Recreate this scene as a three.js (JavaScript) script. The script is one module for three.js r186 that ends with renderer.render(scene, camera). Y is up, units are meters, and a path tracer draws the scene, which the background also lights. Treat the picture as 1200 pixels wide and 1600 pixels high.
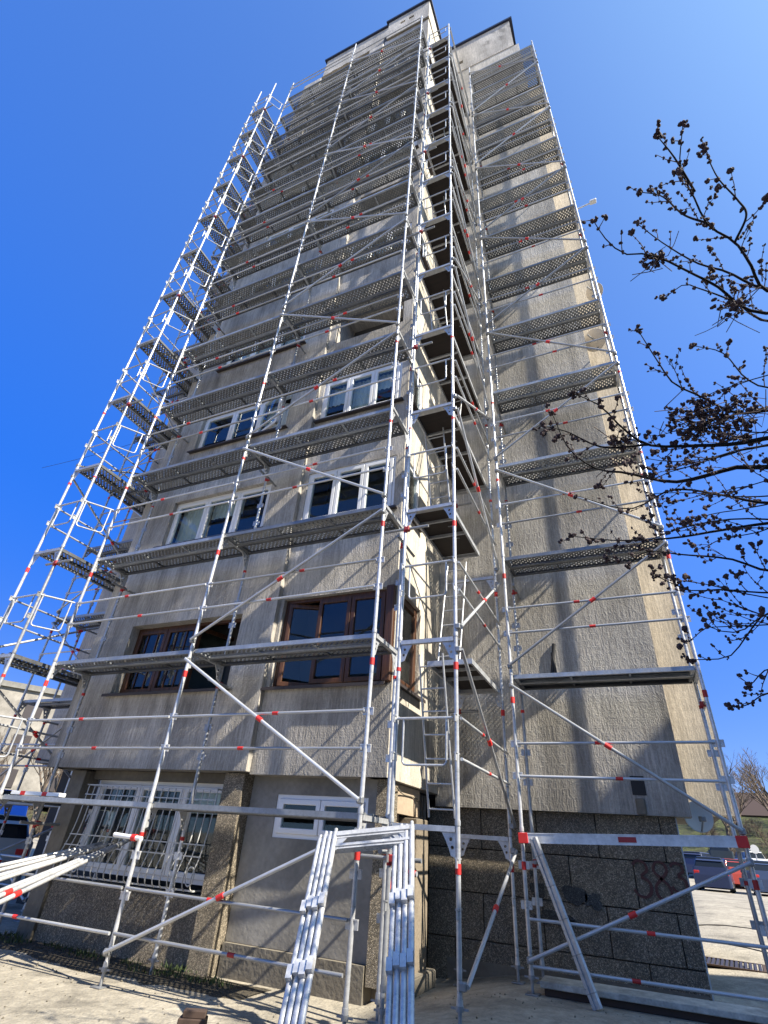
import * as THREE from 'three';
import { mergeGeometries } from 'three/addons/utils/BufferGeometryUtils.js';
import { RoundedBoxGeometry } from 'three/addons/geometries/RoundedBoxGeometry.js';

// ------------------------------------------------------------------ camera, sky, sun, exposure
const scene = new THREE.Scene();
const camera = new THREE.PerspectiveCamera(89.64, 768 / 1024, 0.05, 2000);
camera.position.set(2.79, 1.5, 5.725);
camera.rotation.set(0.5733, 0.4528, 0.0767, 'YXZ');
scene.add(camera);

const clamp = (v, a = 0, b = 1) => Math.min(b, Math.max(a, v));
const sstep = (a, b, x) => { const t = clamp((x - a) / (b - a)); return t * t * (3 - 2 * t); };
const SUN = new THREE.Vector3(1, 0.95, 0.185).normalize();
function makeSky() {
  const w = 512, h = 256, d = new Float32Array(w * h * 4);
  const zen = [0.0130, 0.071, 0.300], mid = [0.0130, 0.092, 0.425], hor = [0.24, 0.37, 0.52];
  for (let j = 0; j < h; j++) for (let i = 0; i < w; i++) {
    const el = ((j + 0.5) / h - 0.5) * Math.PI, az = ((i + 0.5) / w - 0.5) * 2 * Math.PI;
    const x = Math.cos(el) * Math.cos(az), z = Math.cos(el) * Math.sin(az), y = Math.sin(el);
    const mu = x * SUN.x + y * SUN.y + z * SUN.z, e = Math.max(0, y), a = Math.pow(1 - e, 8), b = sstep(1.0, 0.35, e);
    const m0 = Math.max(0, mu + 0.30), white = (0.30 * m0 + 0.24 * m0 * m0) * (1 - 0.45 * e * e) + 1.8 * Math.pow(Math.max(0, mu), 5), k = (j * w + i) * 4;
    for (let c = 0; c < 3; c++) { let v = zen[c] + (mid[c] - zen[c]) * b; v += (hor[c] - v) * a; d[k + c] = v + white * [0.135, 0.19, 0.17][c]; }
    d[k + 3] = 1;
  }
  const t = new THREE.DataTexture(d, w, h, THREE.RGBAFormat, THREE.FloatType);
  t.mapping = THREE.EquirectangularReflectionMapping; t.magFilter = t.minFilter = THREE.LinearFilter;
  t.wrapS = THREE.RepeatWrapping; t.needsUpdate = true;
  return t;
}
const skyTex = makeSky();
scene.background = skyTex; scene.environment = skyTex;
scene.backgroundIntensity = 1; scene.environmentIntensity = 1;

const sun = new THREE.DirectionalLight(new THREE.Color(1, 0.93, 0.80), 5);
sun.position.copy(SUN).multiplyScalar(90); sun.castShadow = true;
sun.shadow.mapSize.set(4096, 4096);
Object.assign(sun.shadow.camera, { left: -40, right: 40, top: 45, bottom: -30, near: 1, far: 200 });
scene.add(sun, sun.target);

const renderer = new THREE.WebGLRenderer({ antialias: true });
renderer.shadowMap.enabled = true;
renderer.toneMapping = THREE.LinearToneMapping;
renderer.toneMappingExposure = 2.25;

// ------------------------------------------------------------------ helpers
let seed = 20240317;
const rnd = () => { seed = (seed * 1664525 + 1013904223) >>> 0; return seed / 4294967296; };
const rr = (a, b) => a + (b - a) * rnd();
const V = (x, y, z) => new THREE.Vector3(x, y, z);


function hash(x, y, s = 0) { let h = (x * 374761393 + y * 668265263 + s * 974634777) | 0; h = Math.imul(h ^ (h >>> 13), 1274126177); return ((h ^ (h >>> 16)) >>> 0) / 4294967296; }
function vnoise(x, y, s = 0, px = 1e9, py = px) {
  const xi = Math.floor(x), yi = Math.floor(y), fx = x - xi, fy = y - yi;
  const m = (a, p) => ((a % p) + p) % p, ux = fx * fx * (3 - 2 * fx), uy = fy * fy * (3 - 2 * fy);
  const x0 = m(xi, px), x1 = m(xi + 1, px), y0 = m(yi, py), y1 = m(yi + 1, py);
  const a = hash(x0, y0, s), b = hash(x1, y0, s), c = hash(x0, y1, s), d = hash(x1, y1, s);
  return a + (b - a) * ux + (c - a) * uy + (a - b - c + d) * ux * uy;
}
function fbm(x, y, s, oct, px = 1e9, py = px) { let v = 0, a = 0.5, n = 0; for (let o = 0; o < oct; o++) { v += a * vnoise(x, y, s + o, px, py); n += a; a *= 0.5; x *= 2; y *= 2; px *= 2; py *= 2; } return v / n; }

const taken = {};
function numbered(n) { if (!(n in taken)) { taken[n] = 0; return n; } taken[n]++; return n + '_' + String(taken[n]).padStart(3, '0'); }
function tag(o, label, category, group, kind) { o.userData.label = label; if (category) o.userData.category = category; if (group) o.userData.group = group; if (kind) o.userData.kind = kind; return o; }
function thing(name, label, category, pos = [0, 0, 0], ry = 0, group) { const o = new THREE.Group(); o.name = numbered(name); o.position.set(...pos); o.rotation.y = ry; scene.add(o); return tag(o, label, category, group); }
function obj(name, geo, mat, parent = scene) {
  const m = new THREE.Mesh(geo, mat); m.name = parent === scene ? numbered(name) : name; m.castShadow = m.receiveShadow = true; parent.add(m); return m;
}
function structure(name, geo, mat) { const m = obj(name, geo, mat); m.userData.kind = 'structure'; return m; }
function clean(g) { g = g.index ? g.toNonIndexed() : g; for (const k of Object.keys(g.attributes)) if (!['position', 'normal', 'uv', 'color'].includes(k)) g.deleteAttribute(k); return g; }
function metricUV(g, off = [0, 0]) {
  g = clean(g); const p = g.attributes.position, n = g.attributes.normal, uv = new Float32Array(p.count * 2);
  for (let i = 0; i < p.count; i++) {
    const ax = Math.abs(n.getX(i)), ay = Math.abs(n.getY(i)), az = Math.abs(n.getZ(i));
    let u, v; if (az >= ax && az >= ay) { u = p.getX(i); v = p.getY(i); } else if (ax >= ay) { u = p.getZ(i); v = p.getY(i); } else { u = p.getX(i); v = p.getZ(i); }
    uv[2 * i] = u + off[0]; uv[2 * i + 1] = v + off[1];
  }
  g.setAttribute('uv', new THREE.BufferAttribute(uv, 2)); return g;
}
const merge = (l) => metricUV(mergeGeometries(l.map((g) => { g = clean(g); if (!g.attributes.uv) g.setAttribute('uv', new THREE.BufferAttribute(new Float32Array(g.attributes.position.count * 2), 2)); g.deleteAttribute('color'); return g; })));
const box = (w, h, d, x = 0, y = 0, z = 0) => new THREE.BoxGeometry(w, h, d).translate(x, y, z);
const box2 = (x0, x1, y0, y1, z0, z1) => box(x1 - x0, y1 - y0, z1 - z0, (x0 + x1) / 2, (y0 + y1) / 2, (z0 + z1) / 2);
const rbox = (w, h, d, r, x = 0, y = 0, z = 0) => new RoundedBoxGeometry(w, h, d, 1, r).translate(x, y, z);
const YUP = V(0, 1, 0);
function rodGeo(a, b, r, seg = 10) { const d = b.clone().sub(a), L = d.length(); return new THREE.CylinderGeometry(r, r, L, seg).applyQuaternion(new THREE.Quaternion().setFromUnitVectors(YUP, d.normalize())).translate((a.x + b.x) / 2, (a.y + b.y) / 2, (a.z + b.z) / 2); }
const geoCache = {};
function cached(key, make) { return geoCache[key] || (geoCache[key] = make()); }
function rod(name, a, b, r, mat, parent, maker) {
  const d = b.clone().sub(a), L = d.length();
  const g = cached(name + r.toFixed(4) + '_' + L.toFixed(2), () => maker ? maker(L, r) : new THREE.CylinderGeometry(r, r, L, 10));
  const m = obj(name, g, mat, parent); m.position.copy(a).add(b).multiplyScalar(0.5); m.quaternion.setFromUnitVectors(YUP, d.normalize()); return m;
}
function roundedTube(pts, r, bend, seg = 48) {
  const path = new THREE.CurvePath();
  let prev = pts[0];
  for (let i = 1; i < pts.length - 1; i++) {
    const a = pts[i].clone().add(prev.clone().sub(pts[i]).setLength(bend)), b = pts[i].clone().add(pts[i + 1].clone().sub(pts[i]).setLength(bend));
    path.add(new THREE.LineCurve3(prev, a)); path.add(new THREE.QuadraticBezierCurve3(a, pts[i], b)); prev = b;
  }
  path.add(new THREE.LineCurve3(prev, pts[pts.length - 1]));
  return new THREE.TubeGeometry(path, seg, r, 8);
}
function taperTube(pts, r0, r1, n, seg = 7) {
  const c = new THREE.CatmullRomCurve3(pts), f = c.computeFrenetFrames(n, false), P = [], N = [], I = [];
  for (let i = 0; i <= n; i++) {
    const p = c.getPointAt(i / n), r = r0 + (r1 - r0) * (i / n);
    for (let j = 0; j < seg; j++) { const a = j / seg * 2 * Math.PI, nx = f.normals[i].clone().multiplyScalar(Math.cos(a)).addScaledVector(f.binormals[i], Math.sin(a)); P.push(p.x + nx.x * r, p.y + nx.y * r, p.z + nx.z * r); N.push(nx.x, nx.y, nx.z); }
  }
  for (let i = 0; i < n; i++) for (let j = 0; j < seg; j++) { const a = i * seg + j, b = i * seg + (j + 1) % seg, d = a + seg, e = b + seg; I.push(a, b, d, b, e, d); }
  const g = new THREE.BufferGeometry(); g.setAttribute('position', new THREE.Float32BufferAttribute(P, 3)); g.setAttribute('normal', new THREE.Float32BufferAttribute(N, 3)); g.setAttribute('uv', new THREE.Float32BufferAttribute(new Float32Array(P.length / 3 * 2), 2)); g.setIndex(I); return clean(g);
}

// ------------------------------------------------------------------ procedural textures
function tex(n, tile, fn, srgb, m = n) {                // fn(u, v) -> [r, g, b] or grey, 0..1
  const d = new Uint8Array(n * m * 4);
  for (let j = 0; j < m; j++) for (let i = 0; i < n; i++) { const v = fn(i / n, j / m), k = (j * n + i) * 4; for (let c = 0; c < 3; c++) d[k + c] = clamp(typeof v === 'number' ? v : v[c]) * 255; d[k + 3] = 255; }
  const t = new THREE.DataTexture(d, n, m, THREE.RGBAFormat); t.wrapS = t.wrapT = THREE.RepeatWrapping; t.magFilter = THREE.LinearFilter; t.minFilter = THREE.LinearMipmapLinearFilter; t.generateMipmaps = true;
  t.colorSpace = srgb ? THREE.SRGBColorSpace : THREE.NoColorSpace; t.repeat.set(1 / tile[0], 1 / tile[1]); t.needsUpdate = true; return t;
}
// combed stucco: ragged upright ridges
const stuccoH = (u, v) => { const w = fbm(u * 16, v * 10, 3, 3, 16, 10) - 0.5; const r1 = 1 - Math.abs(2 * vnoise(u * 96 + w * 1.1, v * 20, 11, 96, 20) - 1), r2 = 1 - Math.abs(2 * vnoise(u * 170 + w * 1.4, v * 60, 15, 170, 60) - 1), b = vnoise(u * 240, v * 220, 31, 240, 220); return clamp(0.10 + 0.36 * r1 * r1 + 0.30 * r2 + 0.30 * b - 0.25 * sstep(0.55, 0.8, fbm(u * 7, v * 5, 35, 3, 7, 5)) * r1); };
const stuccoBump = tex(1024, [2.2, 2.2], stuccoH);
const stuccoMap = tex(1024, [2.2, 2.2], (u, v) => { const h = stuccoH(u, v), g = 0.81 + 0.16 * (fbm(u * 6, v * 4, 51, 4, 6, 4) - 0.5) + 0.22 * (fbm(u * 110, v * 7, 57, 3, 110, 7) - 0.5) + 0.20 * (h - 0.5) + (vnoise(u * 256, v * 256, 77, 256) - 0.5) * 0.04; return [g, g * 0.98, g * 0.95]; }, true);
// washed aggregate
function cell(u, v, n, s) { let best = 9, b2 = 9, id = 0; const x = u * n, y = v * n, xi = Math.floor(x), yi = Math.floor(y); for (let a = -1; a < 2; a++) for (let b = -1; b < 2; b++) { const cx = ((xi + a) % n + n) % n, cy = ((yi + b) % n + n) % n; const dx = xi + a + hash(cx, cy, s) - x, dy = yi + b + hash(cx, cy, s + 1) - y, d = dx * dx + dy * dy; if (d < best) { b2 = best; best = d; id = hash(cx, cy, s + 2); } else if (d < b2) b2 = d; } return [Math.sqrt(best), Math.sqrt(b2), id]; }
const pebbleBump = tex(1024, [1.2, 1.2], (u, v) => { const [d, e] = cell(u, v, 100, 5); return clamp((e - d) * 1.6); });
const pebbleMap = tex(1024, [1.2, 1.2], (u, v) => { const [d, e, id] = cell(u, v, 100, 5); const edge = sstep(0.02, 0.22, e - d); const g = (0.55 + 0.36 * id * id + 0.16 * (fbm(u * 5, v * 5, 9, 3, 5) - 0.5)) * (0.42 + 0.58 * edge); return [g * 1.03, g * 0.97, g * 0.87]; }, true);
const concreteMap = tex(1024, [5, 5], (u, v) => { const a = fbm(u * 5, v * 5, 101, 5, 5), b = fbm(u * 60, v * 60, 111, 3, 60), c = vnoise(u * 340, v * 340, 121, 340); const st = sstep(0.60, 0.72, fbm(u * 9, v * 9, 131, 4, 9)); const g = 0.80 + 0.22 * (a - 0.5) + 0.20 * (b - 0.5) + 0.10 * (c - 0.5) - 0.10 * st; return [g, g * 0.985, g * 0.95]; }, true);
const concreteBump = tex(512, [1.2, 1.2], (u, v) => clamp(0.5 + (fbm(u * 40, v * 40, 141, 4, 40) - 0.5) * 1.6));
const plasterMap = tex(512, [2.4, 2.4], (u, v) => { const a = fbm(u * 4, v * 4, 201, 5, 4), b = fbm(u * 50, v * 50, 211, 3, 50); const g = 0.80 + 0.30 * (a - 0.5) + 0.12 * (b - 0.5); return [g, g * 0.99, g * 0.965]; }, true);
const plasterBump = tex(512, [1.0, 1.0], (u, v) => clamp(0.5 + (fbm(u * 30, v * 30, 221, 4, 30) - 0.5) * 1.5));
const zincMap = tex(256, [0.5, 0.5], (u, v) => { const [d, e, id] = cell(u, v, 24, 41); const g = 0.86 + 0.05 * (id - 0.5) + 0.20 * (fbm(u * 8, v * 8, 43, 3, 8) - 0.5); return [g, g, g]; }, true);
const zincRough = tex(256, [0.5, 0.5], (u, v) => 0.55 + 0.5 * (fbm(u * 12, v * 12, 47, 3, 12) - 0.5));
const woodMap = tex(512, [0.8, 0.8], (u, v) => { const g = 0.62 + 0.5 * (fbm(u * 60, v * 3, 301, 4, 60, 3) - 0.5); return [g, g * 0.93, g * 0.85]; }, true);
const holeMap = (() => {                                 // staggered slots of a pressed steel tread
  const t = tex(256, [0.080, 0.092], (u, v) => { let best = 9; for (const [cx, cy] of [[0.25, 0.25], [0.75, 0.75]]) { let dx = Math.abs(u - cx), dy = Math.abs(v - cy); dx = Math.min(dx, 1 - dx); dy = Math.min(dy, 1 - dy); best = Math.min(best, Math.hypot(dx * 1.25, dy * 0.82)); } return best < 0.188 ? 0 : 1; });
  return t;
})();
const grassMap = tex(512, [3, 3], (u, v) => { const a = fbm(u * 8, v * 8, 401, 4, 8), b = fbm(u * 90, v * 90, 411, 2, 90); const g = 0.45 + 0.6 * (a - 0.5) + 0.7 * (b - 0.5); return [g * 0.95, g, g * 0.5]; }, true);
const barkMap = tex(256, [0.3, 0.3], (u, v) => { const g = 0.5 + 0.9 * (fbm(u * 24, v * 8, 421, 4, 24, 8) - 0.5); return [g, g * 0.93, g * 0.86]; }, true);

const variants = (m, l) => l.map((k) => { const c = m.clone(); c.color.multiplyScalar(k); return c; });
const lin = (r, g, b) => new THREE.Color().setRGB(r, g, b);
const std = (o) => new THREE.MeshStandardMaterial(o);
const M = {
  zinc: std({ color: lin(0.64, 0.65, 0.66), metalness: 0.4, roughness: 0.7, map: zincMap, roughnessMap: zincRough }),
  zincBright: std({ color: lin(0.75, 0.75, 0.75), metalness: 0.35, roughness: 0.6, map: zincMap, roughnessMap: zincRough }),
  grille: std({ color: lin(0.50, 0.50, 0.48), roughness: 0.5 }),
  alu: std({ color: lin(0.92, 0.92, 0.91), metalness: 0.2, roughness: 0.55, map: zincMap }),
  dishTan: std({ color: lin(0.44, 0.39, 0.32), roughness: 0.7 }),
  zincDull: std({ color: lin(0.40, 0.41, 0.42), metalness: 0.45, roughness: 0.9, map: zincMap, roughnessMap: zincRough }),
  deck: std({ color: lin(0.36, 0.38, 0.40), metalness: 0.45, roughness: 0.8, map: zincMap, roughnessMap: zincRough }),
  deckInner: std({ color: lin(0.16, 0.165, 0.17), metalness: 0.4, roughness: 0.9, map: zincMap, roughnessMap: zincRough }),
  tread: std({ color: lin(0.29, 0.30, 0.305), metalness: 0.4, roughness: 0.7, map: zincMap, alphaMap: holeMap, alphaTest: 0.5, side: THREE.DoubleSide }),
  red: std({ color: lin(0.62, 0.025, 0.02), roughness: 0.55 }),
  redDull: std({ color: lin(0.33, 0.03, 0.03), roughness: 0.6 }),
  whitePaint: std({ color: lin(0.82, 0.82, 0.80), roughness: 0.4 }),
  pvc: std({ color: lin(0.80, 0.80, 0.79), roughness: 0.35 }),
  brownWood: std({ color: lin(0.20, 0.088, 0.038), roughness: 0.5, map: woodMap }),
  plywood: std({ color: lin(0.045, 0.028, 0.022), roughness: 0.7, map: woodMap }),
  glass: new THREE.MeshPhysicalMaterial({ color: lin(0.82, 0.88, 0.88), transmission: 1, thickness: 0, roughness: 0.03, ior: 1.45 }),
  dark: std({ color: lin(0.035, 0.034, 0.034), roughness: 0.9 }),
  room: std({ color: lin(0.06, 0.057, 0.055), roughness: 0.95 }),
  curtain: std({ color: lin(0.72, 0.70, 0.66), roughness: 0.95 }),
  sill: std({ color: lin(0.06, 0.05, 0.05), roughness: 0.5, metalness: 0.3 }),
  stucco: std({ color: lin(0.615, 0.60, 0.575), roughness: 0.95, map: stuccoMap, bumpMap: stuccoBump, bumpScale: 0.0062, vertexColors: true }),
  cream: std({ color: lin(0.80, 0.72, 0.585), roughness: 0.9, map: stuccoMap, bumpMap: stuccoBump, bumpScale: 0.003, vertexColors: true }),
  plaster: std({ color: lin(0.34, 0.33, 0.31), roughness: 0.92, map: plasterMap, bumpMap: plasterBump, bumpScale: 0.0018 }),
  plinth: std({ color: lin(0.30, 0.27, 0.22), roughness: 0.95, map: plasterMap, bumpMap: plasterBump, bumpScale: 0.004 }),
  columnPaint: std({ color: lin(0.33, 0.275, 0.21), roughness: 0.85, map: plasterMap, bumpMap: plasterBump, bumpScale: 0.004 }),
  tile: std({ color: lin(0.74, 0.60, 0.46), roughness: 0.35, map: plasterMap }),
  pebble: std({ color: lin(0.98, 0.94, 0.87), roughness: 0.9, map: pebbleMap, bumpMap: pebbleBump, bumpScale: 0.012 }),
  pebbleWarm: std({ color: lin(1.0, 0.95, 0.85), roughness: 0.9, map: pebbleMap, bumpMap: pebbleBump, bumpScale: 0.012 }),
  pebbleCool: std({ color: lin(0.86, 0.84, 0.81), roughness: 0.9, map: pebbleMap, bumpMap: pebbleBump, bumpScale: 0.012 }),
  mortar: std({ color: lin(0.045, 0.042, 0.04), roughness: 0.98 }),
  flashing: std({ color: lin(0.018, 0.025, 0.055), roughness: 0.5, metalness: 0.3 }),
  ground: std({ color: lin(0.53, 0.49, 0.42), roughness: 0.95, vertexColors: true, map: concreteMap, bumpMap: concreteBump, bumpScale: 0.008 }),
  soil: std({ color: lin(0.10, 0.085, 0.06), roughness: 1, map: concreteMap, bumpMap: concreteBump, bumpScale: 0.03 }),
  grass: std({ color: lin(0.20, 0.205, 0.105), roughness: 1, map: grassMap }),
  weed: std({ color: lin(0.04, 0.06, 0.018), roughness: 0.9, side: THREE.DoubleSide }),
  bark: std({ color: lin(0.065, 0.05, 0.042), roughness: 0.95, map: barkMap }),
  twig: std({ color: lin(0.11, 0.08, 0.065), roughness: 0.9 }),
  bud: std({ color: lin(0.042, 0.022, 0.022), roughness: 0.8 }),
  farBark: std({ color: lin(0.15, 0.115, 0.085), roughness: 1 }),
  rubber: std({ color: lin(0.02, 0.02, 0.02), roughness: 0.9 }),
  roofTile: std({ color: lin(0.055, 0.034, 0.028), roughness: 0.9 }),
  graffiti: std({ color: lin(0.095, 0.040, 0.036), roughness: 0.9 }),
  rust: std({ color: lin(0.065, 0.04, 0.028), roughness: 0.9 }),
  plank: std({ color: lin(0.62, 0.57, 0.50), roughness: 0.9, map: woodMap }),
  paleBoard: std({ color: lin(0.82, 0.79, 0.72), roughness: 0.9, map: concreteMap }),
  dish: std({ color: lin(0.58, 0.58, 0.56), roughness: 0.5 }),
  cable: std({ color: lin(0.02, 0.02, 0.025), roughness: 0.6 }),
};

const MV = { tread: variants(M.tread, [0.75, 1, 1.25, 1.5]), deck: variants(M.deck, [0.8, 1, 1.2, 1.45]), zinc: variants(M.zinc, [0.72, 0.9, 1.05, 1.2]), zincBright: variants(M.zincBright, [0.86, 1, 1.08]), red: variants(M.red, [0.6, 0.85, 1.1]) };
const pick = (l) => l[Math.floor(hash(pick.n = (pick.n || 0) + 1, 77, 5) * l.length)];
// ------------------------------------------------------------------ ground
const slopeY = (z) => { const t = clamp((-48 - z) / 55); return 0.9 + 5.2 * t * t + 6 * t; };
function groundY(x, z) {
  const right = 0.2 * sstep(-0.4, 1.2, x) + sstep(2.2, 4.2, x) * (0.10 * sstep(-3, -5, z) + 0.30 * sstep(-5, -22, z) + 0.9 * sstep(-38, -55, z));
  const left = 0.35 * sstep(-11.5, -17, x);
  return right + left;
}
{
  const cs = []; for (let i = -70; i <= 70; i++) { const t = i / 70; cs.push(Math.sign(t) * (26 * Math.abs(t) + 700 * Math.pow(Math.abs(t), 7))); }
  const n = cs.length, P = [], U = [], I = [], GC = [];
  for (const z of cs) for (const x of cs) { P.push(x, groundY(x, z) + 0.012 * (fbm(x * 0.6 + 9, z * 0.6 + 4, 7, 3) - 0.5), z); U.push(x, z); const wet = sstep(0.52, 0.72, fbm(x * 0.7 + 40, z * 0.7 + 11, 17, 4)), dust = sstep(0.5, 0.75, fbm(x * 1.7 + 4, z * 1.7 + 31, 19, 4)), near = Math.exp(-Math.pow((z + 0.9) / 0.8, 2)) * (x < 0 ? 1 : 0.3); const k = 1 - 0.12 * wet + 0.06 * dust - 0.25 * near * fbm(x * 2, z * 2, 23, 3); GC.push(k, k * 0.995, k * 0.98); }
  for (let j = 0; j < n - 1; j++) for (let i = 0; i < n - 1; i++) { const a = j * n + i; I.push(a, a + n, a + 1, a + 1, a + n, a + n + 1); }
  const g = new THREE.BufferGeometry(); g.setAttribute('position', new THREE.Float32BufferAttribute(P, 3)); g.setAttribute('uv', new THREE.Float32BufferAttribute(U, 2)); g.setAttribute('color', new THREE.Float32BufferAttribute(GC, 3)); g.setIndex(I); g.computeVertexNormals();
  structure('ground', g, M.ground);
  // strip of bare earth along the foot of the block
  const s = new THREE.PlaneGeometry(5.2, 0.75, 60, 10).rotateX(-Math.PI / 2), p = s.attributes.position;
  for (let i = 0; i < p.count; i++) { const x = p.getX(i), z = p.getZ(i); const edge = 1 - Math.pow(Math.abs(z) / 0.375, 4) * 1.6; p.setZ(i, z + (z > 0 ? 0.55 * (fbm(x * 2.2 + 7, 3, 5, 5) - 0.5) : 0)); p.setY(i, 0.004 + 0.02 * edge * fbm(x * 4 + 3, z * 4, 15, 3)); }
  s.translate(-4.15, 0, -0.86); s.computeVertexNormals(); structure('earth_strip', metricUV(s), M.soil);
  // slab joints of the yard
  const j = [];
  for (const [x0, z0, x1, z1] of [[-9, 1.55, 2.2, 1.5], [3.5, -9.2, 7.5, -4.0], [3.4, -12.2, 9, -11.4], [4.4, -7.2, 9, -6.4]]) {
    const N = 40; const pts = []; for (let i = 0; i <= N; i++) { const t = i / N, x = x0 + (x1 - x0) * t, z = z0 + (z1 - z0) * t; pts.push(V(x, groundY(x, z) + 0.008, z)); }
    const g2 = new THREE.TubeGeometry(new THREE.CatmullRomCurve3(pts), 60, 0.012, 5); j.push(g2);
  }
  structure('slab_joint', merge(j), M.mortar);
}
{ // grassy slope beyond the parking
  const g = new THREE.PlaneGeometry(150, 60, 60, 24).rotateX(-Math.PI / 2), p = g.attributes.position;
  for (let i = 0; i < p.count; i++) { const x = p.getX(i) + 45, z = p.getZ(i) - 78; const t = clamp((-48 - z) / 55); p.setXYZ(i, x, slopeY(z) + 0.8 * (fbm(x * 0.08 + 20, z * 0.08 + 20, 3, 3) - 0.5), z); }
  g.computeVertexNormals(); structure('grass_slope', metricUV(g), M.grass);
  const g2 = new THREE.PlaneGeometry(40, 80, 20, 20).rotateX(-Math.PI / 2), p2 = g2.attributes.position;
  for (let i = 0; i < p2.count; i++) { const x = p2.getX(i) - 58, z = p2.getZ(i) - 20; const t = clamp((-38 - x) / 35); p2.setXYZ(i, x, 0.5 + 4.5 * t + 0.5 * fbm(x * 0.2 + 50, z * 0.2 + 50, 4, 3), z); }
  g2.computeVertexNormals(); structure('grass_bank', metricUV(g2), M.grass);
}

// ------------------------------------------------------------------ the tower block
const tower = thing('apartment_tower', 'tall grey stucco tower block with rows of windows behind the scaffolding', 'building');
function stain(x, y, s) {
  const a = fbm(x * 0.9 + s, y * 0.22 + s, s, 4), b = fbm(x * 5 + s, y * 0.35, s + 9, 3), c = fbm(x * 0.5, y * 0.5 + 30, s + 3, 3);
  return 1 + 0.75 * (a - 0.5) + 0.75 * (b - 0.5) + 0.6 * (c - 0.5);
}
function wallGeo(u0, u1, v0, v1, holes, depth, s, extra, rim = '', step = 0.16) {
  const cut = (a0, a1, list, st) => { const r = new Set([a0, a1, ...list.filter((q) => q > a0 && q < a1)]); const b = [...r].sort((p, q) => p - q), o = []; for (let i = 0; i < b.length - 1; i++) { const n = Math.max(1, Math.round((b[i + 1] - b[i]) / st)); for (let k = 0; k < n; k++) o.push(b[i] + (b[i + 1] - b[i]) * k / n); } o.push(a1); return o; };
  const us = cut(u0, u1, holes.flatMap((h) => [h[0], h[1]]), step), vs = cut(v0, v1, holes.flatMap((h) => [h[2], h[3]]), step * 1.6);
  const P = [], N = [], U = [], C = [], I = [];
  const col = (u, v) => { let g = clamp(stain(u, v, s), 0.5, 1.25); let c = [g, g * 0.995, g * 0.985]; if (extra) c = extra(u, v, c); return c; };
  const idx = us.map(() => []);
  us.forEach((u, i) => vs.forEach((v, j) => { idx[i][j] = P.length / 3; P.push(u, v, 0); N.push(0, 0, 1); U.push(u + s, v); C.push(...col(u, v)); }));
  for (let i = 0; i < us.length - 1; i++) for (let j = 0; j < vs.length - 1; j++) {
    const cu = (us[i] + us[i + 1]) / 2, cv = (vs[j] + vs[j + 1]) / 2;
    if (holes.some((h) => cu > h[0] && cu < h[1] && cv > h[2] && cv < h[3])) continue;
    I.push(idx[i][j], idx[i + 1][j], idx[i][j + 1], idx[i + 1][j], idx[i + 1][j + 1], idx[i][j + 1]);
  }
  const quad = (a, b, c, d, n) => { const k = P.length / 3; const e1 = V(...b).sub(V(...a)), e2 = V(...c).sub(V(...a)); if (e1.cross(e2).dot(V(...n)) < 0) [b, d] = [d, b]; for (const q of [a, b, c, d]) { P.push(...q); N.push(...n); U.push(Math.abs(n[0]) > 0 ? q[2] : q[0], Math.abs(n[1]) > 0 ? q[2] : q[1]); C.push(...col(q[0], q[1])); } I.push(k, k + 1, k + 2, k, k + 2, k + 3); };
  for (const [a, b, c, d, dd] of holes) { const D = -(dd || depth);
    quad([a, c, 0], [a, d, 0], [a, d, D], [a, c, D], [1, 0, 0]); quad([b, c, D], [b, d, D], [b, d, 0], [b, c, 0], [-1, 0, 0]);
    quad([a, d, 0], [b, d, 0], [b, d, D], [a, d, D], [0, -1, 0]); quad([a, c, D], [b, c, D], [b, c, 0], [a, c, 0], [0, 1, 0]); }
  // rims
  const T = -0.3; quad([u0, v0, T], [u1, v0, T], [u1, v0, 0], [u0, v0, 0], [0, -1, 0]); if (rim.includes('r')) quad([u1, v0, 0], [u1, v0, T], [u1, v1, T], [u1, v1, 0], [1, 0, 0]); if (rim.includes('l')) quad([u0, v0, T], [u0, v0, 0], [u0, v1, 0], [u0, v1, T], [-1, 0, 0]);
  const g = new THREE.BufferGeometry(); g.setAttribute('position', new THREE.Float32BufferAttribute(P, 3)); g.setAttribute('normal', new THREE.Float32BufferAttribute(N, 3)); g.setAttribute('uv', new THREE.Float32BufferAttribute(U, 2)); g.setAttribute('color', new THREE.Float32BufferAttribute(C, 3)); g.setIndex(I); return g;
}
function wall(geo, pos, ry = 0, mat = M.stucco) { const m = obj('wall', geo, mat, tower); m.position.set(...pos); m.rotation.y = ry; return m; }

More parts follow.
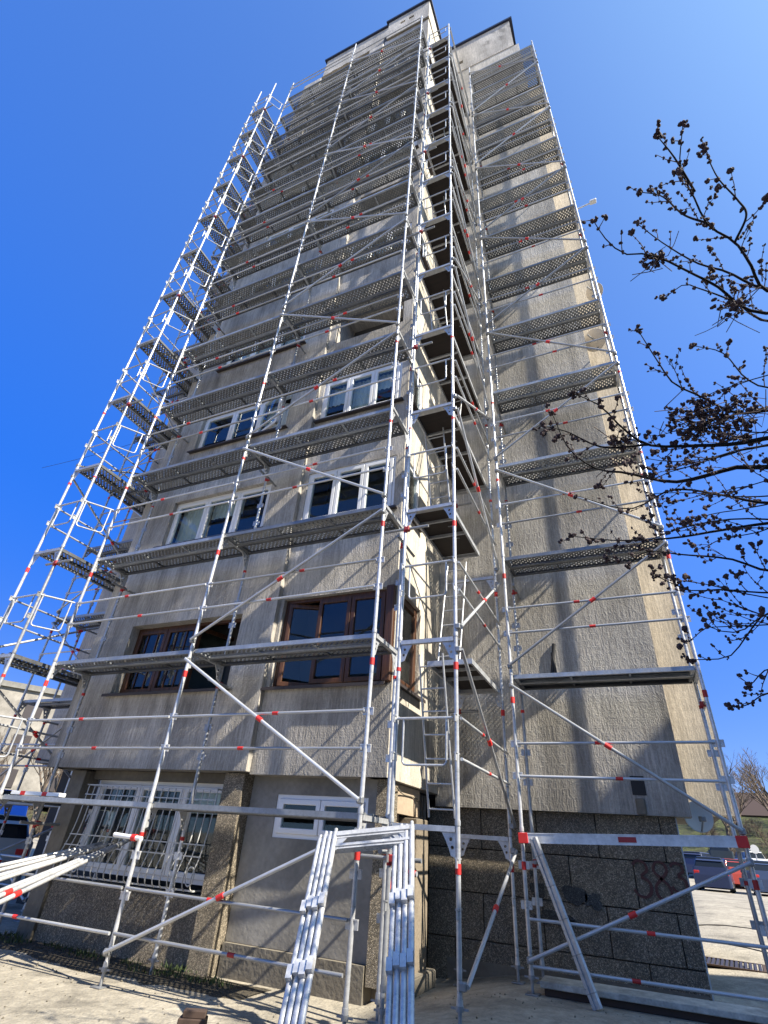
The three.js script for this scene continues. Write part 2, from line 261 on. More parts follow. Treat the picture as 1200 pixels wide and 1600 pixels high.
// one window: outer frame, sashes with their panes, sill, curtain
function windowAt(pos, ry, w, h, sashes, mat, o = {}) {
  const d = o.depth ?? 0.14, fw = o.fw ?? 0.055;
  const win = obj('window', merge([box(w, fw, 0.07, 0, h - fw / 2), box(w, fw, 0.07, 0, fw / 2), box(fw, h - 2 * fw, 0.07, -w / 2 + fw / 2, h / 2), box(fw, h - 2 * fw, 0.07, w / 2 - fw / 2, h / 2)]), mat, tower);
  const q = V(0, 0, -d).applyAxisAngle(YUP, ry); win.position.set(pos[0] + q.x, pos[1], pos[2] + q.z); win.rotation.y = ry;
  const tot = sashes.reduce((a, b) => a + b, 0), W = w - 2 * fw; let x = -W / 2;
  sashes.forEach((s, i) => {
    const sw = W * s / tot, a = o.sw ?? 0.075, cx = x + sw / 2, H = h - 2 * fw, cy = h / 2;
    const sash = obj('sash', merge([rbox(sw - 0.006, a, 0.075, 0.012, 0, H / 2 - a / 2), rbox(sw - 0.006, a, 0.075, 0.012, 0, -H / 2 + a / 2), rbox(a, H, 0.074, 0.012, -sw / 2 + a / 2 + 0.003, 0), rbox(a, H, 0.074, 0.012, sw / 2 - a / 2 - 0.003, 0)]), mat, win);
    sash.position.set(cx, cy, 0.018);
    const open = o.open && o.open[i]; if (open) { sash.position.x -= sw / 2; const off = V(sw / 2, 0, 0).applyAxisAngle(YUP, open); sash.position.add(off); sash.rotation.y = open; }
    const pane = obj('pane', cached('pane' + (sw - 2 * a).toFixed(3) + (H - 2 * a).toFixed(3), () => box(sw - 2 * a, H - 2 * a, 0.006)), M.glass, win); pane.position.copy(sash.position); pane.rotation.y = sash.rotation.y; pane.translateZ(0.004);
    if (o.curtain && o.curtain[i]) { const cw = sw * 0.94, ch = H * o.curtain[i], g = new THREE.PlaneGeometry(cw, ch, 40, 1), p = g.attributes.position; for (let k = 0; k < p.count; k++) p.setZ(k, 0.014 * Math.sin(p.getX(k) * 60) + 0.008 * Math.sin(p.getX(k) * 23)); g.computeVertexNormals(); const c = obj('curtain', g, M.curtain, win); c.position.set(cx, h - fw - ch / 2, -0.14); }
    if (o.bars && o.bars[i]) { const n = 2; const l = []; for (let k = 1; k <= n; k++) l.push(box(0.022, H - 2 * a, 0.02, -sw / 2 + sw * k / (n + 1))); l.push(box(sw - 2 * a, 0.022, 0.02, 0, 0.05)); const b = obj('glazing_bar', merge(l), mat, win); b.position.set(cx, cy, 0.03); }
    x += sw;
  });
  if (o.sill !== 0) { const sl = obj('sill', merge([box(w + 0.16, 0.025, d + 0.12, 0, -0.0135, (d + 0.12) / 2 - 0.03), box(w + 0.16, 0.04, 0.012, 0, -0.03, d + 0.095)]), o.sillMat || M.sill, win); if (o.sillMat) {} }
  return win;
}

const FLOORS = 11, sillY = (n) => 3.45 + 2.8 * n + (n === 1 ? 0.2 : 0);
const zL = -1.0, zR = -1.1, xStep = -2.37, xC = -0.2, zW = -3.2;
// openings
const holesL = [], holesR = [], holesS = [];
for (let n = 0; n < FLOORS; n++) {
  const y = sillY(n), h = n === 0 ? 1.28 : 1.16;
  if (y + h < 36) holesL.push([-5.66, -3.06, y, y + h, n === 0 ? 0.26 : 0.2]);
  if (n < 10) {
    const lg = [3, 5, 8].includes(n);
    holesR.push(lg ? [-2.2, -0.42, y - 0.25, y + 1.1, 1.0] : [n === 0 ? -2.3 : -2.26, -0.36, y, y + (n === 0 ? 1.5 : 1.2), 0.18]);
    if (!lg) holesS.push([1.24, n === 0 ? 2.16 : 1.95, y + 0.02, y + (n === 0 ? 1.5 : 1.2), 0.16]);
  }
}
const under = (holes) => (u, v, c) => {                    // run-off and soot below sills, lighter rubbed plaster at some levels
  let k = 1; for (const h of holes) { const d = h[2] - v; if (d > 0 && d < 1.1 && u > h[0] - 0.15 && u < h[1] + 0.15) { const st = fbm(u * 9, v * 0.5, 71, 3); k *= 1 - (0.5 * (1 - d / 1.1)) * sstep(0.42, 0.7, st); } }
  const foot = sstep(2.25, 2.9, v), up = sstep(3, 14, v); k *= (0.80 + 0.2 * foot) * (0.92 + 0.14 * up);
  const streak = sstep(0.60, 0.78, fbm(u * 7 + 3, v * 0.16 + 7, 81, 3)); k *= 1 - 0.20 * streak; k *= 1 + 0.16 * (hash(Math.floor((u + 6.6) / 1.06), Math.floor((v + 0.55) / 2.8), 7) - 0.5) * sstep(6, 9, v);
  const crack = Math.abs(fbm(u * 1.3 + 70, v * 0.9, 61, 4) - 0.5) < 0.004 ? 0.75 : 1; k *= crack;
  return [c[0] * k, c[1] * k * (0.995 - 0.01 * (1 - k)), c[2] * k * (0.985 - 0.03 * (1 - k))];
};
wall(wallGeo(-6.6, xStep, 2.27, 32.6, holesL, 0.2, 3, under(holesL), 'rl'), [0, 0, zL]);
wall(wallGeo(xStep + 0.002, xC, 2.24, 33.1, holesR, 0.2, 13, under(holesR)), [0, 0, zR]);
// side return facing the yard: local x runs back along -z
wall(wallGeo(1.10, 3.25, 2.24, 33.1, holesS, 0.16, 23, (u, v, c) => { const k = 1.2; return [c[0] * k, c[1] * k * 0.98, c[2] * k * 0.92]; }), [xC, 0, 0], Math.PI / 2);  // whole face lightened and warmed, its sunlit look put into the colour
// set-back right wall
const holesW = [];
wall(wallGeo(xC - 0.05, 3.34, 2.08, 32.0, holesW, 0.2, 37, (u, v, c) => {
  const w1 = Math.exp(-Math.pow((u - 1.62 - 0.09 * Math.sin(v * 0.9) - 0.02 * v) / (0.20 + 0.12 * fbm(v * 0.7, 2, 3, 2)), 2)) * sstep(9.5, 2.4, v) * (0.45 + 0.4 * fbm(u * 6, v * 0.6, 91, 3));  // soft upright band: scaffold post shadow painted into the wall colour
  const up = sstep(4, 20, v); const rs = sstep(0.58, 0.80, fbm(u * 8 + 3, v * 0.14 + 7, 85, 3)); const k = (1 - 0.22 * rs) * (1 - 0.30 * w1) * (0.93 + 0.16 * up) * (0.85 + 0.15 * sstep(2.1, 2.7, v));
  const patch = 1 + 0.24 * (hash(Math.floor((u + 0.3) / 1.75), Math.floor((v + 0.9) / 2.8), 5) - 0.5) * sstep(7, 9, v);
  return [c[0] * k * patch, c[1] * k * patch * (1 - 0.03 * w1), c[2] * k * patch * (0.98 - 0.10 * w1)];
}, 'r'), [0, 0, zW]);
wall(wallGeo(-3.2, -1.005, 2.27, 32.6, [], 0.2, 113), [-6.6, 0, 0], -Math.PI / 2);
wall(wallGeo(3.205, 4.99, 2.2, 32.0, [], 0.2, 123), [3.336, 0, 0], Math.PI / 2);
// attic
wall(wallGeo(-6.15, xStep + 0.06, 32.6, 36.85, [[-5.55, -5.4, 34.4, 34.75, 0.2], [-4.9, -4.75, 34.4, 34.75, 0.2], [-3.55, -3.4, 34.4, 34.75, 0.2], [-3.0, -2.85, 34.4, 34.75, 0.2]].map((h) => [h[0] - 0.06, h[1] + 0.06, h[2], h[3], 0.2]), 0.2, 53, (u, v, c) => c.map((q) => q * 1.06), 'rl'), [0, 0, -1.45]);
wall(wallGeo(-2.25, -0.16, 33.1, 35.35, [[-1.62, -1.36, 34.2, 34.5, 0.2], [-1.18, -0.92, 34.2, 34.5, 0.2]], 0.2, 63, (u, v, c) => c.map((q) => q * 1.06), 'l'), [0, 0, -1.02]);
wall(wallGeo(1.02, 3.25, 33.1, 35.35, [], 0.2, 73, (u, v, c) => [c[0] * 1.2, c[1] * 1.18, c[2] * 1.1]), [-0.16, 0, 0], Math.PI / 2);  // attic side lightened in colour like the sunlit return below
wall(wallGeo(-0.1, 3.14, 32.0, 35.35, [[0.62, 0.8, 32.9, 33.25, 0.2]], 0.2, 83, (u, v, c) => { const flake = sstep(0.60, 0.64, fbm(u * 3.0 + 5, v * 5, 5, 3)) * sstep(1.6, 2.1, u) * sstep(33.2, 33.6, v); const k = 1.05 - 0.5 * flake * (vnoise(u * 26, v * 3, 9) > 0.5 ? 1 : 0.1); return [c[0] * k, c[1] * k, c[2] * k]; }, 'r'), [0, 0, zW + 0.03]);
// solid behind the faces
obj('inner_wall', merge([box2(-6.55, -0.75, 2.3, 32.5, -3.1, -1.9), box2(-6.5, xStep, 32.4, 36.7, -9, -1.75), box2(xStep - 0.3, -0.46, 32.5, 35.2, -9, -1.4), box2(-1.2, 3.1, 2.2, 35.2, -8.9, -3.5)]), M.room, tower);
const slab = []; for (let n = 0; n < FLOORS + 1; n++) slab.push(box2(-6.55, -0.5, sillY(0) - 1.05 + 2.8 * n, sillY(0) - 0.85 + 2.8 * n, -1.95, -1.32)); slab.push(box2(-4.5 + 1.9, -2.3, 2.3, 32.5, -1.95, -1.34));
obj('floor_slab', merge(slab), M.room, tower);
obj('attic_soffit', metricUV(box2(-2.24, -0.18, 33.02, 33.09, -1.5, -1.03)), M.plinth, tower);
obj('parapet_cap', merge([box2(-6.28, -2.25, 36.85, 37.02, -9, -1.36), box2(-2.36, -0.06, 35.35, 35.52, -9, -0.93), box2(-0.06, 3.28, 35.35, 35.52, -9, -3.08)]), M.flashing, tower);
// left wing and far right wing
wall(wallGeo(-10.15, -6.6, 2.6, 33, [[-9.0, -8.4, 4.4, 5.3], [-8.6, -7.6, 9, 10.2], [-8.6, -7.6, 14.6, 15.8], [-8.6, -7.6, 20.2, 21.4]], 0.2, 93, (u, v, c) => [c[0] * 0.9, c[1] * 0.9, c[2] * 0.92]), [0, 0, zW]);
obj('inner_wall', merge([box2(-10.1, -6.6, 2.65, 32.9, -8, -3.55), box2(-9.6, -6.2, -0.1, 2.62, -8, -3.6)]), M.room, tower);
wall(wallGeo(3.2, 4.06, 2.24, 32, [], 0.2, 103, (u, v, c) => c.map((q) => 1.12 * (0.6 + 0.4 * q)), 'r'), [0, 0, -5.0], 0, M.cream);
obj('inner_wall', merge([box2(3.14, 4.0, 2.3, 32, -8.8, -5.25), box2(-1.2, 2.9, -0.1, 2.3, -8.8, -3.62)]), M.room, tower);

// windows, floor by floor
for (let n = 0; n < 10; n++) {
  const y = sillY(n);
  if (n === 0) {
    windowAt([-4.36, y, zL], 0, 2.6, 1.28, [1, 1, 1.5], M.brownWood, { depth: 0.22, bars: [1, 1, 0], sw: 0.075, curtain: [0, 0, 0], open: [0, 0, 1.25] }).userData.label = 'dark brown wooden window with three sashes';
    windowAt([-1.33, y, zR], 0, 1.94, 1.5, [1, 1, 1], M.brownWood, { depth: 0.12, sw: 0.075, open: [0.4, 0, 0] }).userData.label = 'brown wooden corner window with an open left sash';
    windowAt([xC, y + 0.02, -1.70], Math.PI / 2, 0.92, 1.48, [1], M.brownWood, { depth: 0.1, sw: 0.09 });
    obj('window_post', merge([rbox(0.14, 1.5, 0.14, 0.02, xC - 0.08, y + 0.75, zR + 0.085 - 0.08)]), M.brownWood, tower);
    continue;
  }
  const L = [[1, 1, 1.15], [1, 1, 0.9], [1.1, 1, 1], [1, 1, 1]][n % 4];
  windowAt([-4.36, y, zL], 0, 2.6, 1.16, L, n === 3 || n === 6 ? M.whitePaint : M.pvc, { depth: 0.13, curtain: [[0, 0.95, 0.9], [0.9, 0.4, 0], [0, 0, 0.9], [0.5, 0.95, 0.5]][n % 4], open: n === 2 ? [0, 0, -0.35] : null });
  if (![3, 5, 8].includes(n)) {
    windowAt([-1.31, y, zR], 0, 1.9, 1.2, [1, 1, 1], M.pvc, { depth: 0.06, curtain: n % 2 ? [0, 0, 0] : [0.5, 0.9, 0.4] });
    windowAt([xC, y + 0.02, -1.595], Math.PI / 2, 0.71, 1.18, [1], M.pvc, { depth: 0.06 });
  } else {
    obj('balcony_back', merge([box2(-2.2, -0.42, y - 0.25, y + 1.1, -2.16, -2.1)]), M.plaster, tower);
  }
}

// ---- ground floor
// plaster infill with the small white window, plinth
wall(wallGeo(-2.46, -0.42, 0.34, 2.26, [[-2.0, -0.56, 1.5, 2.02, 0.12]], 0.12, 5, (u, v, c) => c.map((q) => clamp(q, 0.85, 1.1))), [0, 0, -1.36], 0, std({ color: lin(0.40, 0.385, 0.36), roughness: 0.92, map: plasterMap, bumpMap: plasterBump, bumpScale: 0.0018, vertexColors: true }));
obj('plinth', merge([box2(-2.44, -0.44, -0.1, 0.335, -1.8, -1.29)]), M.plinth, tower);
windowAt([-1.28, 1.5, -1.36], 0, 1.44, 0.52, [1, 1], M.pvc, { depth: 0.05, fw: 0.05, sw: 0.07, sill: 0 }).userData.label = 'small white twin window of the ground floor';
obj('inner_wall', merge([box2(-5.7, -0.46, -0.1, 2.2, -2.6, -2.0)]), M.dark, tower);
// pebble-dash frame round the barred window
obj('pilaster', merge([rbox(0.36, 2.28, 0.36, 0.01, -2.65, 1.12, -1.32)]), M.pebble, tower);
obj('pilaster', merge([rbox(0.34, 2.26, 0.3, 0.01, -5.98, 1.12, -1.33)]), M.plinth, tower);
obj('pebble_panel', merge([rbox(2.96, 0.86, 0.24, 0.012, -4.32, 0.33, -1.34)]), M.pebble, tower);
obj('lintel', merge([box2(-5.8, -2.84, 2.14, 2.27, -1.75, -1.36)]), M.plinth, tower);
obj('corner_strip', merge([box2(-0.42, -0.25, 0.16, 2.24, -1.62, -1.31)]), M.pebble, tower);
windowAt([-4.32, 0.86, -1.42], 0, 2.9, 1.28, [1, 1, 1], M.pvc, { depth: 0.12, sill: 0, curtain: [0, 0, 0.3] });
// grille: bellied white bars
{
  const grille = obj('window_grille', merge([box(2.74, 0.018, 0.018, -4.32, 2.04, -1.22), box(2.74, 0.014, 0.014, -4.32, 1.9, -1.21), box(2.74, 0.016, 0.016, -4.32, 1.34, -1.17), box(2.74, 0.016, 0.016, -4.32, 1.2, -1.13), box(2.74, 0.02, 0.02, -4.32, 0.82, -1.12), box(0.018, 0.018, 0.24, -5.68, 2.04, -1.31), box(0.018, 0.018, 0.24, -2.96, 2.04, -1.31), box(0.018, 0.018, 0.3, -5.68, 0.82, -1.26), box(0.018, 0.018, 0.3, -2.96, 0.82, -1.26)]), M.grille, tower);
  for (let i = 0; i < 21; i++) {
    const x = -5.67 + i * 0.135;
    const g = cached('bar', () => clean(new THREE.TubeGeometry(new THREE.CatmullRomCurve3([V(0, 2.05, -1.22), V(0, 1.8, -1.215), V(0, 1.45, -1.19), V(0, 1.2, -1.13), V(0, 1.0, -1.06), V(0, 0.86, -1.06), V(0, 0.81, -1.12)]), 22, 0.009, 6)));
    const b = obj('bar', g, M.grille, grille); b.position.x = x;
  }
  for (const x of [-5.2, -2.99]) { const s = obj('scroll', new THREE.TorusGeometry(0.07, 0.008, 6, 20), M.grille, grille); s.position.set(x, 0.98, -1.04); s.scale.y = 1.5; }
}
// return side: tiled strip, column, step
{
  const z0 = -1.64;
  obj('wall', metricUV(box2(-0.8, -0.42, -0.1, 2.24, -3.3, -1.63)), M.mortar, tower);
  for (let r = 0; r < 6; r++) for (let c = 0; c < 2; c++) { const t = obj('tile', cached('tile', () => merge([rbox(0.02, 0.332, 0.205, 0.003)])), M.tile, tower); t.position.set(-0.412 + 0.001 * (r % 2), 0.36 + r * 0.34, z0 - 0.11 - c * 0.212); }
  obj('column', merge([rbox(0.5, 1.66, 0.5, 0.012, -0.40, 1.02, -2.36)]), M.columnPaint, tower);
  obj('column_cap', merge([box2(-0.52, -0.3, 1.88, 2.23, -2.6, -1.64)]), M.tile, tower);
  obj('step', merge([rbox(0.62, 0.2, 1.15, 0.02, -0.36, 0.10, -2.12)]), M.plinth, tower);
  const pp = []; for (const [z, r] of [[-2.72, 0.02], [-2.80, 0.03], [-2.94, 0.022], [-3.06, 0.03]]) pp.push(rodGeo(V(-0.39, 0.1, z), V(-0.39, 2.2, z), r)); obj('pipe', merge(pp), M.plaster, tower);
  obj('wire', metricUV(new THREE.TubeGeometry(new THREE.CatmullRomCurve3([V(-0.18, 2.16, -1.4), V(-0.28, 2.12, -1.9), V(-0.28, 2.10, -2.5), V(-0.3, 1.98, -2.75), V(-0.35, 1.6, -2.78)]), 30, 0.008, 6)), M.plinth, tower);
}
// exposed-aggregate blocks under the right wall, one by one
{
  const H = 0.535, Wd = 0.83;
  obj('wall', metricUV(box2(-0.42, 3.12, -0.2, 2.1, -3.62, -3.40)), M.mortar, tower);
  for (let r = 0; r < 5; r++) {
    const y1 = 2.085 - r * H, off = r % 2 ? 0.41 : 0; const xs = [-0.40]; for (let x = 0.44 + off - Wd; x < 3.05; x += Wd) if (x > -0.3) xs.push(x); xs.push(3.14);
    for (let i = 0; i < xs.length - 1; i++) {
      const w = xs[i + 1] - xs[i] - 0.010; if (w < 0.05) continue;
      const g = metricUV(rbox(w, H - 0.010, 0.14, 0.010), [rr(0, 1), rr(0, 1)]);
      const b = obj('stone_block', g, [M.pebble, M.pebbleWarm, M.pebbleCool][Math.floor(rnd() * 3)], tower); b.position.set((xs[i] + xs[i + 1]) / 2, y1 - H / 2, -3.40 + rr(-0.006, 0.006));
    }
  }
  obj('end_face', metricUV(box2(3.13, 3.152, -0.1, 2.07, -3.9, -3.345)), M.dish, tower);
  obj('kerb_foot', metricUV(box2(-0.1, 3.1, -0.1, 0.26, -3.36, -3.325)), M.plinth, tower);
  // blue-grey paint remnants and the number on the blocks
  const blot = (cx, cy, w, h, s) => { const sh = new THREE.Shape(); const N = 26; for (let i = 0; i <= N; i++) { const a = i / N * 2 * Math.PI, k = 0.45 + 0.75 * vnoise(Math.cos(a) * 2.2 + 9, Math.sin(a) * 2.2 + 9, s); const x = cx + Math.cos(a) * w * k, y = cy + Math.sin(a) * h * k; if (i === 0) sh.moveTo(x, y); else sh.lineTo(x, y); } return new THREE.ShapeGeometry(sh); };
  const blots = [[1.22, 1.12, 0.10, 0.12, 3], [1.72, 1.10, 0.16, 0.13, 5], [1.95, 1.07, 0.12, 0.11, 8], [1.40, 0.83, 0.26, 0.09, 11], [1.16, 1.30, 0.05, 0.05, 14], [1.6, 0.80, 0.12, 0.05, 17]].map((b) => blot(...b).translate(0, 0, -3.318));
  obj('paint_patch', merge(blots), std({ color: lin(0.16, 0.19, 0.23), roughness: 0.9, map: pebbleMap }), tower);
  const dg = [];
  const stroke = (pts) => { const c = new THREE.CatmullRomCurve3(pts.map(([x, y]) => V(x, y, 0))); const n = 40, P = [], I = []; for (let i = 0; i <= n; i++) { const p = c.getPointAt(i / n), t = c.getTangentAt(i / n), w = 0.014 + 0.005 * vnoise(i * 0.5, 3, 9); P.push(p.x - t.y * w, p.y + t.x * w, 0, p.x + t.y * w, p.y - t.x * w, 0); if (i < n) { const k = 2 * i; I.push(k, k + 1, k + 2, k + 1, k + 3, k + 2); } } const g = new THREE.BufferGeometry(); g.setAttribute('position', new THREE.Float32BufferAttribute(P, 3)); g.setIndex(I); g.computeVertexNormals(); return g; };
  const three = [[0, 0.34], [0.06, 0.39], [0.15, 0.37], [0.17, 0.29], [0.09, 0.22], [0.17, 0.17], [0.19, 0.08], [0.12, 0.0], [0.03, 0.01], [-0.02, 0.07]];
  const eight = [[0.10, 0.21], [0.02, 0.29], [0.05, 0.38], [0.13, 0.39], [0.18, 0.31], [0.10, 0.21], [0.02, 0.12], [0.03, 0.02], [0.12, -0.02], [0.19, 0.05], [0.17, 0.14], [0.09, 0.215]];
  [[three, 2.50], [eight, 2.73], [three.map(([x, y]) => [x * 0.85, y * 0.8 + 0.08]), 2.955]].forEach(([d, x], i) => dg.push(stroke(d).translate(x, 1.16, -3.3155 + 0.001 * i)));
  obj('graffiti_number', merge(dg.map((g) => g)), M.graffiti, tower).userData.label = 'dark red painted number 383 on the blocks';
  // broken pocket with a pale pipe end in the right wall
  obj('wall_pocket', merge([box2(2.66, 2.84, 2.32, 2.56, -3.26, -3.192)]), M.dark, tower);
  obj('pipe_stub', merge([rbox(0.12, 0.2, 0.05, 0.02, 2.74, 2.18, -3.185)]), M.plinth, tower);
  obj('wall_crack', merge([rodGeo(V(1.74, 3.95, -3.19), V(1.84, 4.55, -3.18), 0.028), rodGeo(V(1.79, 4.4, -3.175), V(1.82, 4.0, -3.175), 0.02)]), M.dark, tower);
}

// ------------------------------------------------------------------ scaffolding
const H0 = 1.7632, LIFT = 2;
const W0 = 0.74;
const postGeo = (len) => cached('post' + len.toFixed(2), () => {
  const l = [new THREE.CylinderGeometry(0.0252, 0.0252, len, 12, 1), new THREE.CylinderGeometry(0.031, 0.031, 0.05, 12).translate(0, -len / 2 + 0.03, 0)];
  for (const h of [0.65, 1.05]) if (h < len - 0.1) for (const s of [-1, 1]) l.push(box(0.014, 0.085, 0.05, 0, -len / 2 + h, s * 0.042), box(0.034, 0.012, 0.045, 0, -len / 2 + h + 0.036, s * 0.042));
  return merge(l);
});
const transomGeo = () => cached('transom', () => {
  const l = [box(W0 - 0.05, 0.006, 0.05, W0 / 2, -0.05, 0), box(W0 - 0.05, 0.052, 0.006, W0 / 2, -0.027, -0.024), box(W0 - 0.05, 0.052, 0.006, W0 / 2, -0.027, 0.024)];
  for (const s of [0, 1]) {
    const sh = new THREE.Shape(); sh.moveTo(0, 0); sh.lineTo(0.15, 0); sh.quadraticCurveTo(0.09, -0.08, 0.05, -0.2); sh.lineTo(0, -0.22); sh.closePath();
    for (const [hx, hy] of [[0.05, -0.06], [0.035, -0.13]]) { const h = new THREE.Path(); h.absarc(hx, hy, 0.017, 0, Math.PI * 2, true); sh.holes.push(h); }
    const g = new THREE.ExtrudeGeometry(sh, { depth: 0.008, bevelEnabled: false, curveSegments: 6 }).translate(0.024, -0.055, -0.004);
    if (s) g.scale(-1, 1, 1).translate(W0, 0, 0);
    if (s) { const ix = clean(g); const p = ix.attributes.position.array; for (let i = 0; i < p.length; i += 9) for (let c = 0; c < 3; c++) { const t = p[i + c]; p[i + c] = p[i + 3 + c]; p[i + 3 + c] = t; } ix.computeVertexNormals(); l.push(ix); } else l.push(g);
  }
  return merge(l);
});
const PW = 0.325;
const rimGeo = (L) => cached('rim' + L.toFixed(2), () => {
  const l = []; for (const s of [-1, 1]) l.push(box(L, 0.058, 0.004, 0, -0.029, s * (PW / 2 - 0.002)), box(L, 0.004, 0.034, 0, -0.056, s * (PW / 2 - 0.021)), box(L, 0.020, 0.004, 0, -0.046, s * (PW / 2 - 0.038)), box(L, 0.003, 0.018, 0, -0.0015, s * (PW / 2 - 0.013)));
  for (const s of [-1, 1]) { l.push(box(0.05, 0.05, PW - 0.02, s * (L / 2 - 0.025), -0.026, 0)); for (const q of [-1, 1]) l.push(box(0.05, 0.03, 0.05, s * (L / 2 + 0.02), -0.005, q * PW * 0.3)); }
  for (const x of [-L / 6, L / 6]) l.push(box(0.03, 0.025, PW - 0.08, x, -0.02, 0));
  return merge(l);
});
const treadGeo = (L) => cached('tread' + L.toFixed(2), () => { const g = new THREE.PlaneGeometry(L - 0.1, PW - 0.05, 24, 4).rotateX(-Math.PI / 2).translate(0, -0.003, 0); return metricUV(g); });
const solidGeo = (L) => cached('solid' + L.toFixed(2), () => merge([box(L - 0.1, 0.004, PW - 0.05, 0, -0.003, 0)]));
const sleeveGeo = () => cached('sleeve', () => new THREE.CylinderGeometry(0.0295, 0.0295, 0.11, 12));

function scaffold(name, label, nodes, o) {
  const root = thing(name, label, 'scaffolding', [nodes[0].o[0], 0, nodes[0].o[1]], 0);
  const ox = root.position.x, oz = root.position.z; const P = (n, s, y) => V(nodes[n][s][0] - ox, y, nodes[n][s][1] - oz);
  const N = o.top, hy = (k) => (o.h0 ?? H0) + LIFT * k;
  nodes.forEach((nd, i) => {
    const dx = nd.o[0] - nd.i[0], dz = nd.o[1] - nd.i[1], th = Math.atan2(-dz, dx), g0 = groundY(...nd.o);
    for (let k = 0; k <= N + 1; k++) {
      const yb = k === 0 ? g0 + 0.16 : hy(k - 1), yt = k === N + 1 ? (nd.top ?? hy(N) + 1.1) : hy(k), len = yt - yb;
      const fr = k === N + 1 ? obj('end_post', postGeo(len), M.zincBright, root) : obj('frame', transomGeo(), M.zinc, root);
      fr.position.copy(P(i, 'i', k === N + 1 ? yb + len / 2 : yt)); fr.rotation.y = th;
      for (const s of [0, 1]) {
        if (k === N + 1 && s === 0) continue;
        const p = obj('post', postGeo(len), s ? pick(MV.zincBright) : pick(MV.zinc), fr); p.position.set(s * W0, k === N + 1 ? 0 : -len / 2, 0);
        if (k <= 4 && k <= N) { const b = obj('red_band', sleeveGeo(), pick(MV.red), fr); b.position.set(s * W0, -0.36, 0); b.scale.y = k < 3 ? 0.8 : 0.5; if (!s) b.scale.y *= 0.5; }
      }
    }
    for (const s of ['i', 'o']) { const q = nd[s], gy = groundY(...q); const j = obj('base_jack', cached('jack', () => merge([rbox(0.15, 0.012, 0.15, 0.003, 0, 0.006, 0), new THREE.CylinderGeometry(0.018, 0.018, 0.24, 10).translate(0, 0.12, 0), new THREE.CylinderGeometry(0.035, 0.035, 0.04, 10).translate(0, 0.15, 0), box(0.16, 0.016, 0.016, 0, 0.15, 0)])), M.zincDull, root); j.position.set(q[0] - ox, gy, q[1] - oz); }
    if (o.tie) for (let k = 0; k <= N; k++) {
      if ((k + i) % 2 && !o.tieAll) continue;
      const a = P(i, 'i', hy(k) - 0.32).add(V(0.055, 0, 0)), dir = V(...o.tie); const t = rod('wall_tie', a.clone().addScaledVector(dir, -0.30), a.clone().addScaledVector(dir, 0.38), 0.022, M.zincDull, root);
      const c = obj('coupler', cached('coupler', () => merge([rbox(0.08, 0.07, 0.075, 0.012)])), M.redDull, root); c.position.copy(P(i, 'i', hy(k) - 0.32)).add(V(0.028, 0, 0));
    }
  });
  const bays = [];
  for (let i = 0; i < nodes.length - 1; i++) {
    const A = nodes[i], B = nodes[i + 1], dx = B.o[0] - A.o[0], dz = B.o[1] - A.o[1], L = Math.hypot(dx, dz), th = Math.atan2(-dz, dx), ux = dx / L, uz = dz / L;
    const inx = (A.i[0] - A.o[0]) / W0, inz = (A.i[1] - A.o[1]) / W0; bays.push({ L, ux, uz });
    for (let k = 0; k <= N; k++) {
      const y = hy(k) + 0.012;
      if (o.deck === 'hatch') {
        if (k === 0) continue;
        const cx = (A.o[0] + B.o[0]) / 2 + inx * W0 / 2 - ox, cz = (A.o[1] + B.o[1]) / 2 + inz * W0 / 2 - oz;
        const dk = obj('hatch_deck', cached('hatchframe' + L.toFixed(2), () => merge([box(L - 0.05, 0.07, 0.03, 0, -0.03, 0.31), box(L - 0.05, 0.07, 0.03, 0, -0.03, -0.31), box(0.05, 0.07, 0.59, L / 2 - 0.05, -0.03, 0), box(0.05, 0.07, 0.59, -L / 2 + 0.05, -0.03, 0), box(0.04, 0.05, 0.59, 0.05, -0.03, 0), box(0.04, 0.04, 0.59, -L / 4, -0.025, 0)])), M.zinc, root);
        dk.position.set(cx, y, cz); dk.rotation.y = th; if (k < 3) { dk.scale.x = 0.64; const sh = (k === 1 ? 1 : -1) * L * 0.18; dk.position.x += ux * sh; dk.position.z += uz * sh; }
        obj('plywood_board', cached('ply' + L.toFixed(2), () => merge([box(L - 0.16, 0.012, 0.585, 0, 0.001, 0)])), M.plywood, dk);
        for (const s of [-1, 1]) { const q = obj('clasp', cached('clasp', () => merge([box(0.03, 0.012, 0.07)])), M.zincDull, dk); q.position.set(s * L * 0.12, -0.012, 0.12); }
      } else {
        if (k === 0 && o.noBase) continue;
        for (const j of [0, 1]) {
          const off = W0 / 2 + (j ? 1 : -1) * (PW / 2 + 0.012), cx = (A.o[0] + B.o[0]) / 2 + inx * off - ox, cz = (A.o[1] + B.o[1]) / 2 + inz * off - oz, LL = L - 0.07;
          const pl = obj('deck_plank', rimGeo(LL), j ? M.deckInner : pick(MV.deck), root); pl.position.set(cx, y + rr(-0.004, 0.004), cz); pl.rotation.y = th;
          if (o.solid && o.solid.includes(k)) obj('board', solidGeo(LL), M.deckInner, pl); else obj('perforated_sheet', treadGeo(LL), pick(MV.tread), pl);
          if (!j && k < 6) { const lb = obj('maker_plate', cached('plate', () => box(0.17, 0.032, 0.003)), M.redDull, pl); lb.position.set(rr(-0.1, 0.1), -0.03, (PW / 2 + 0.002) * (inx * uz - inz * ux > 0 ? -1 : 1)); }
        }
      }
    }
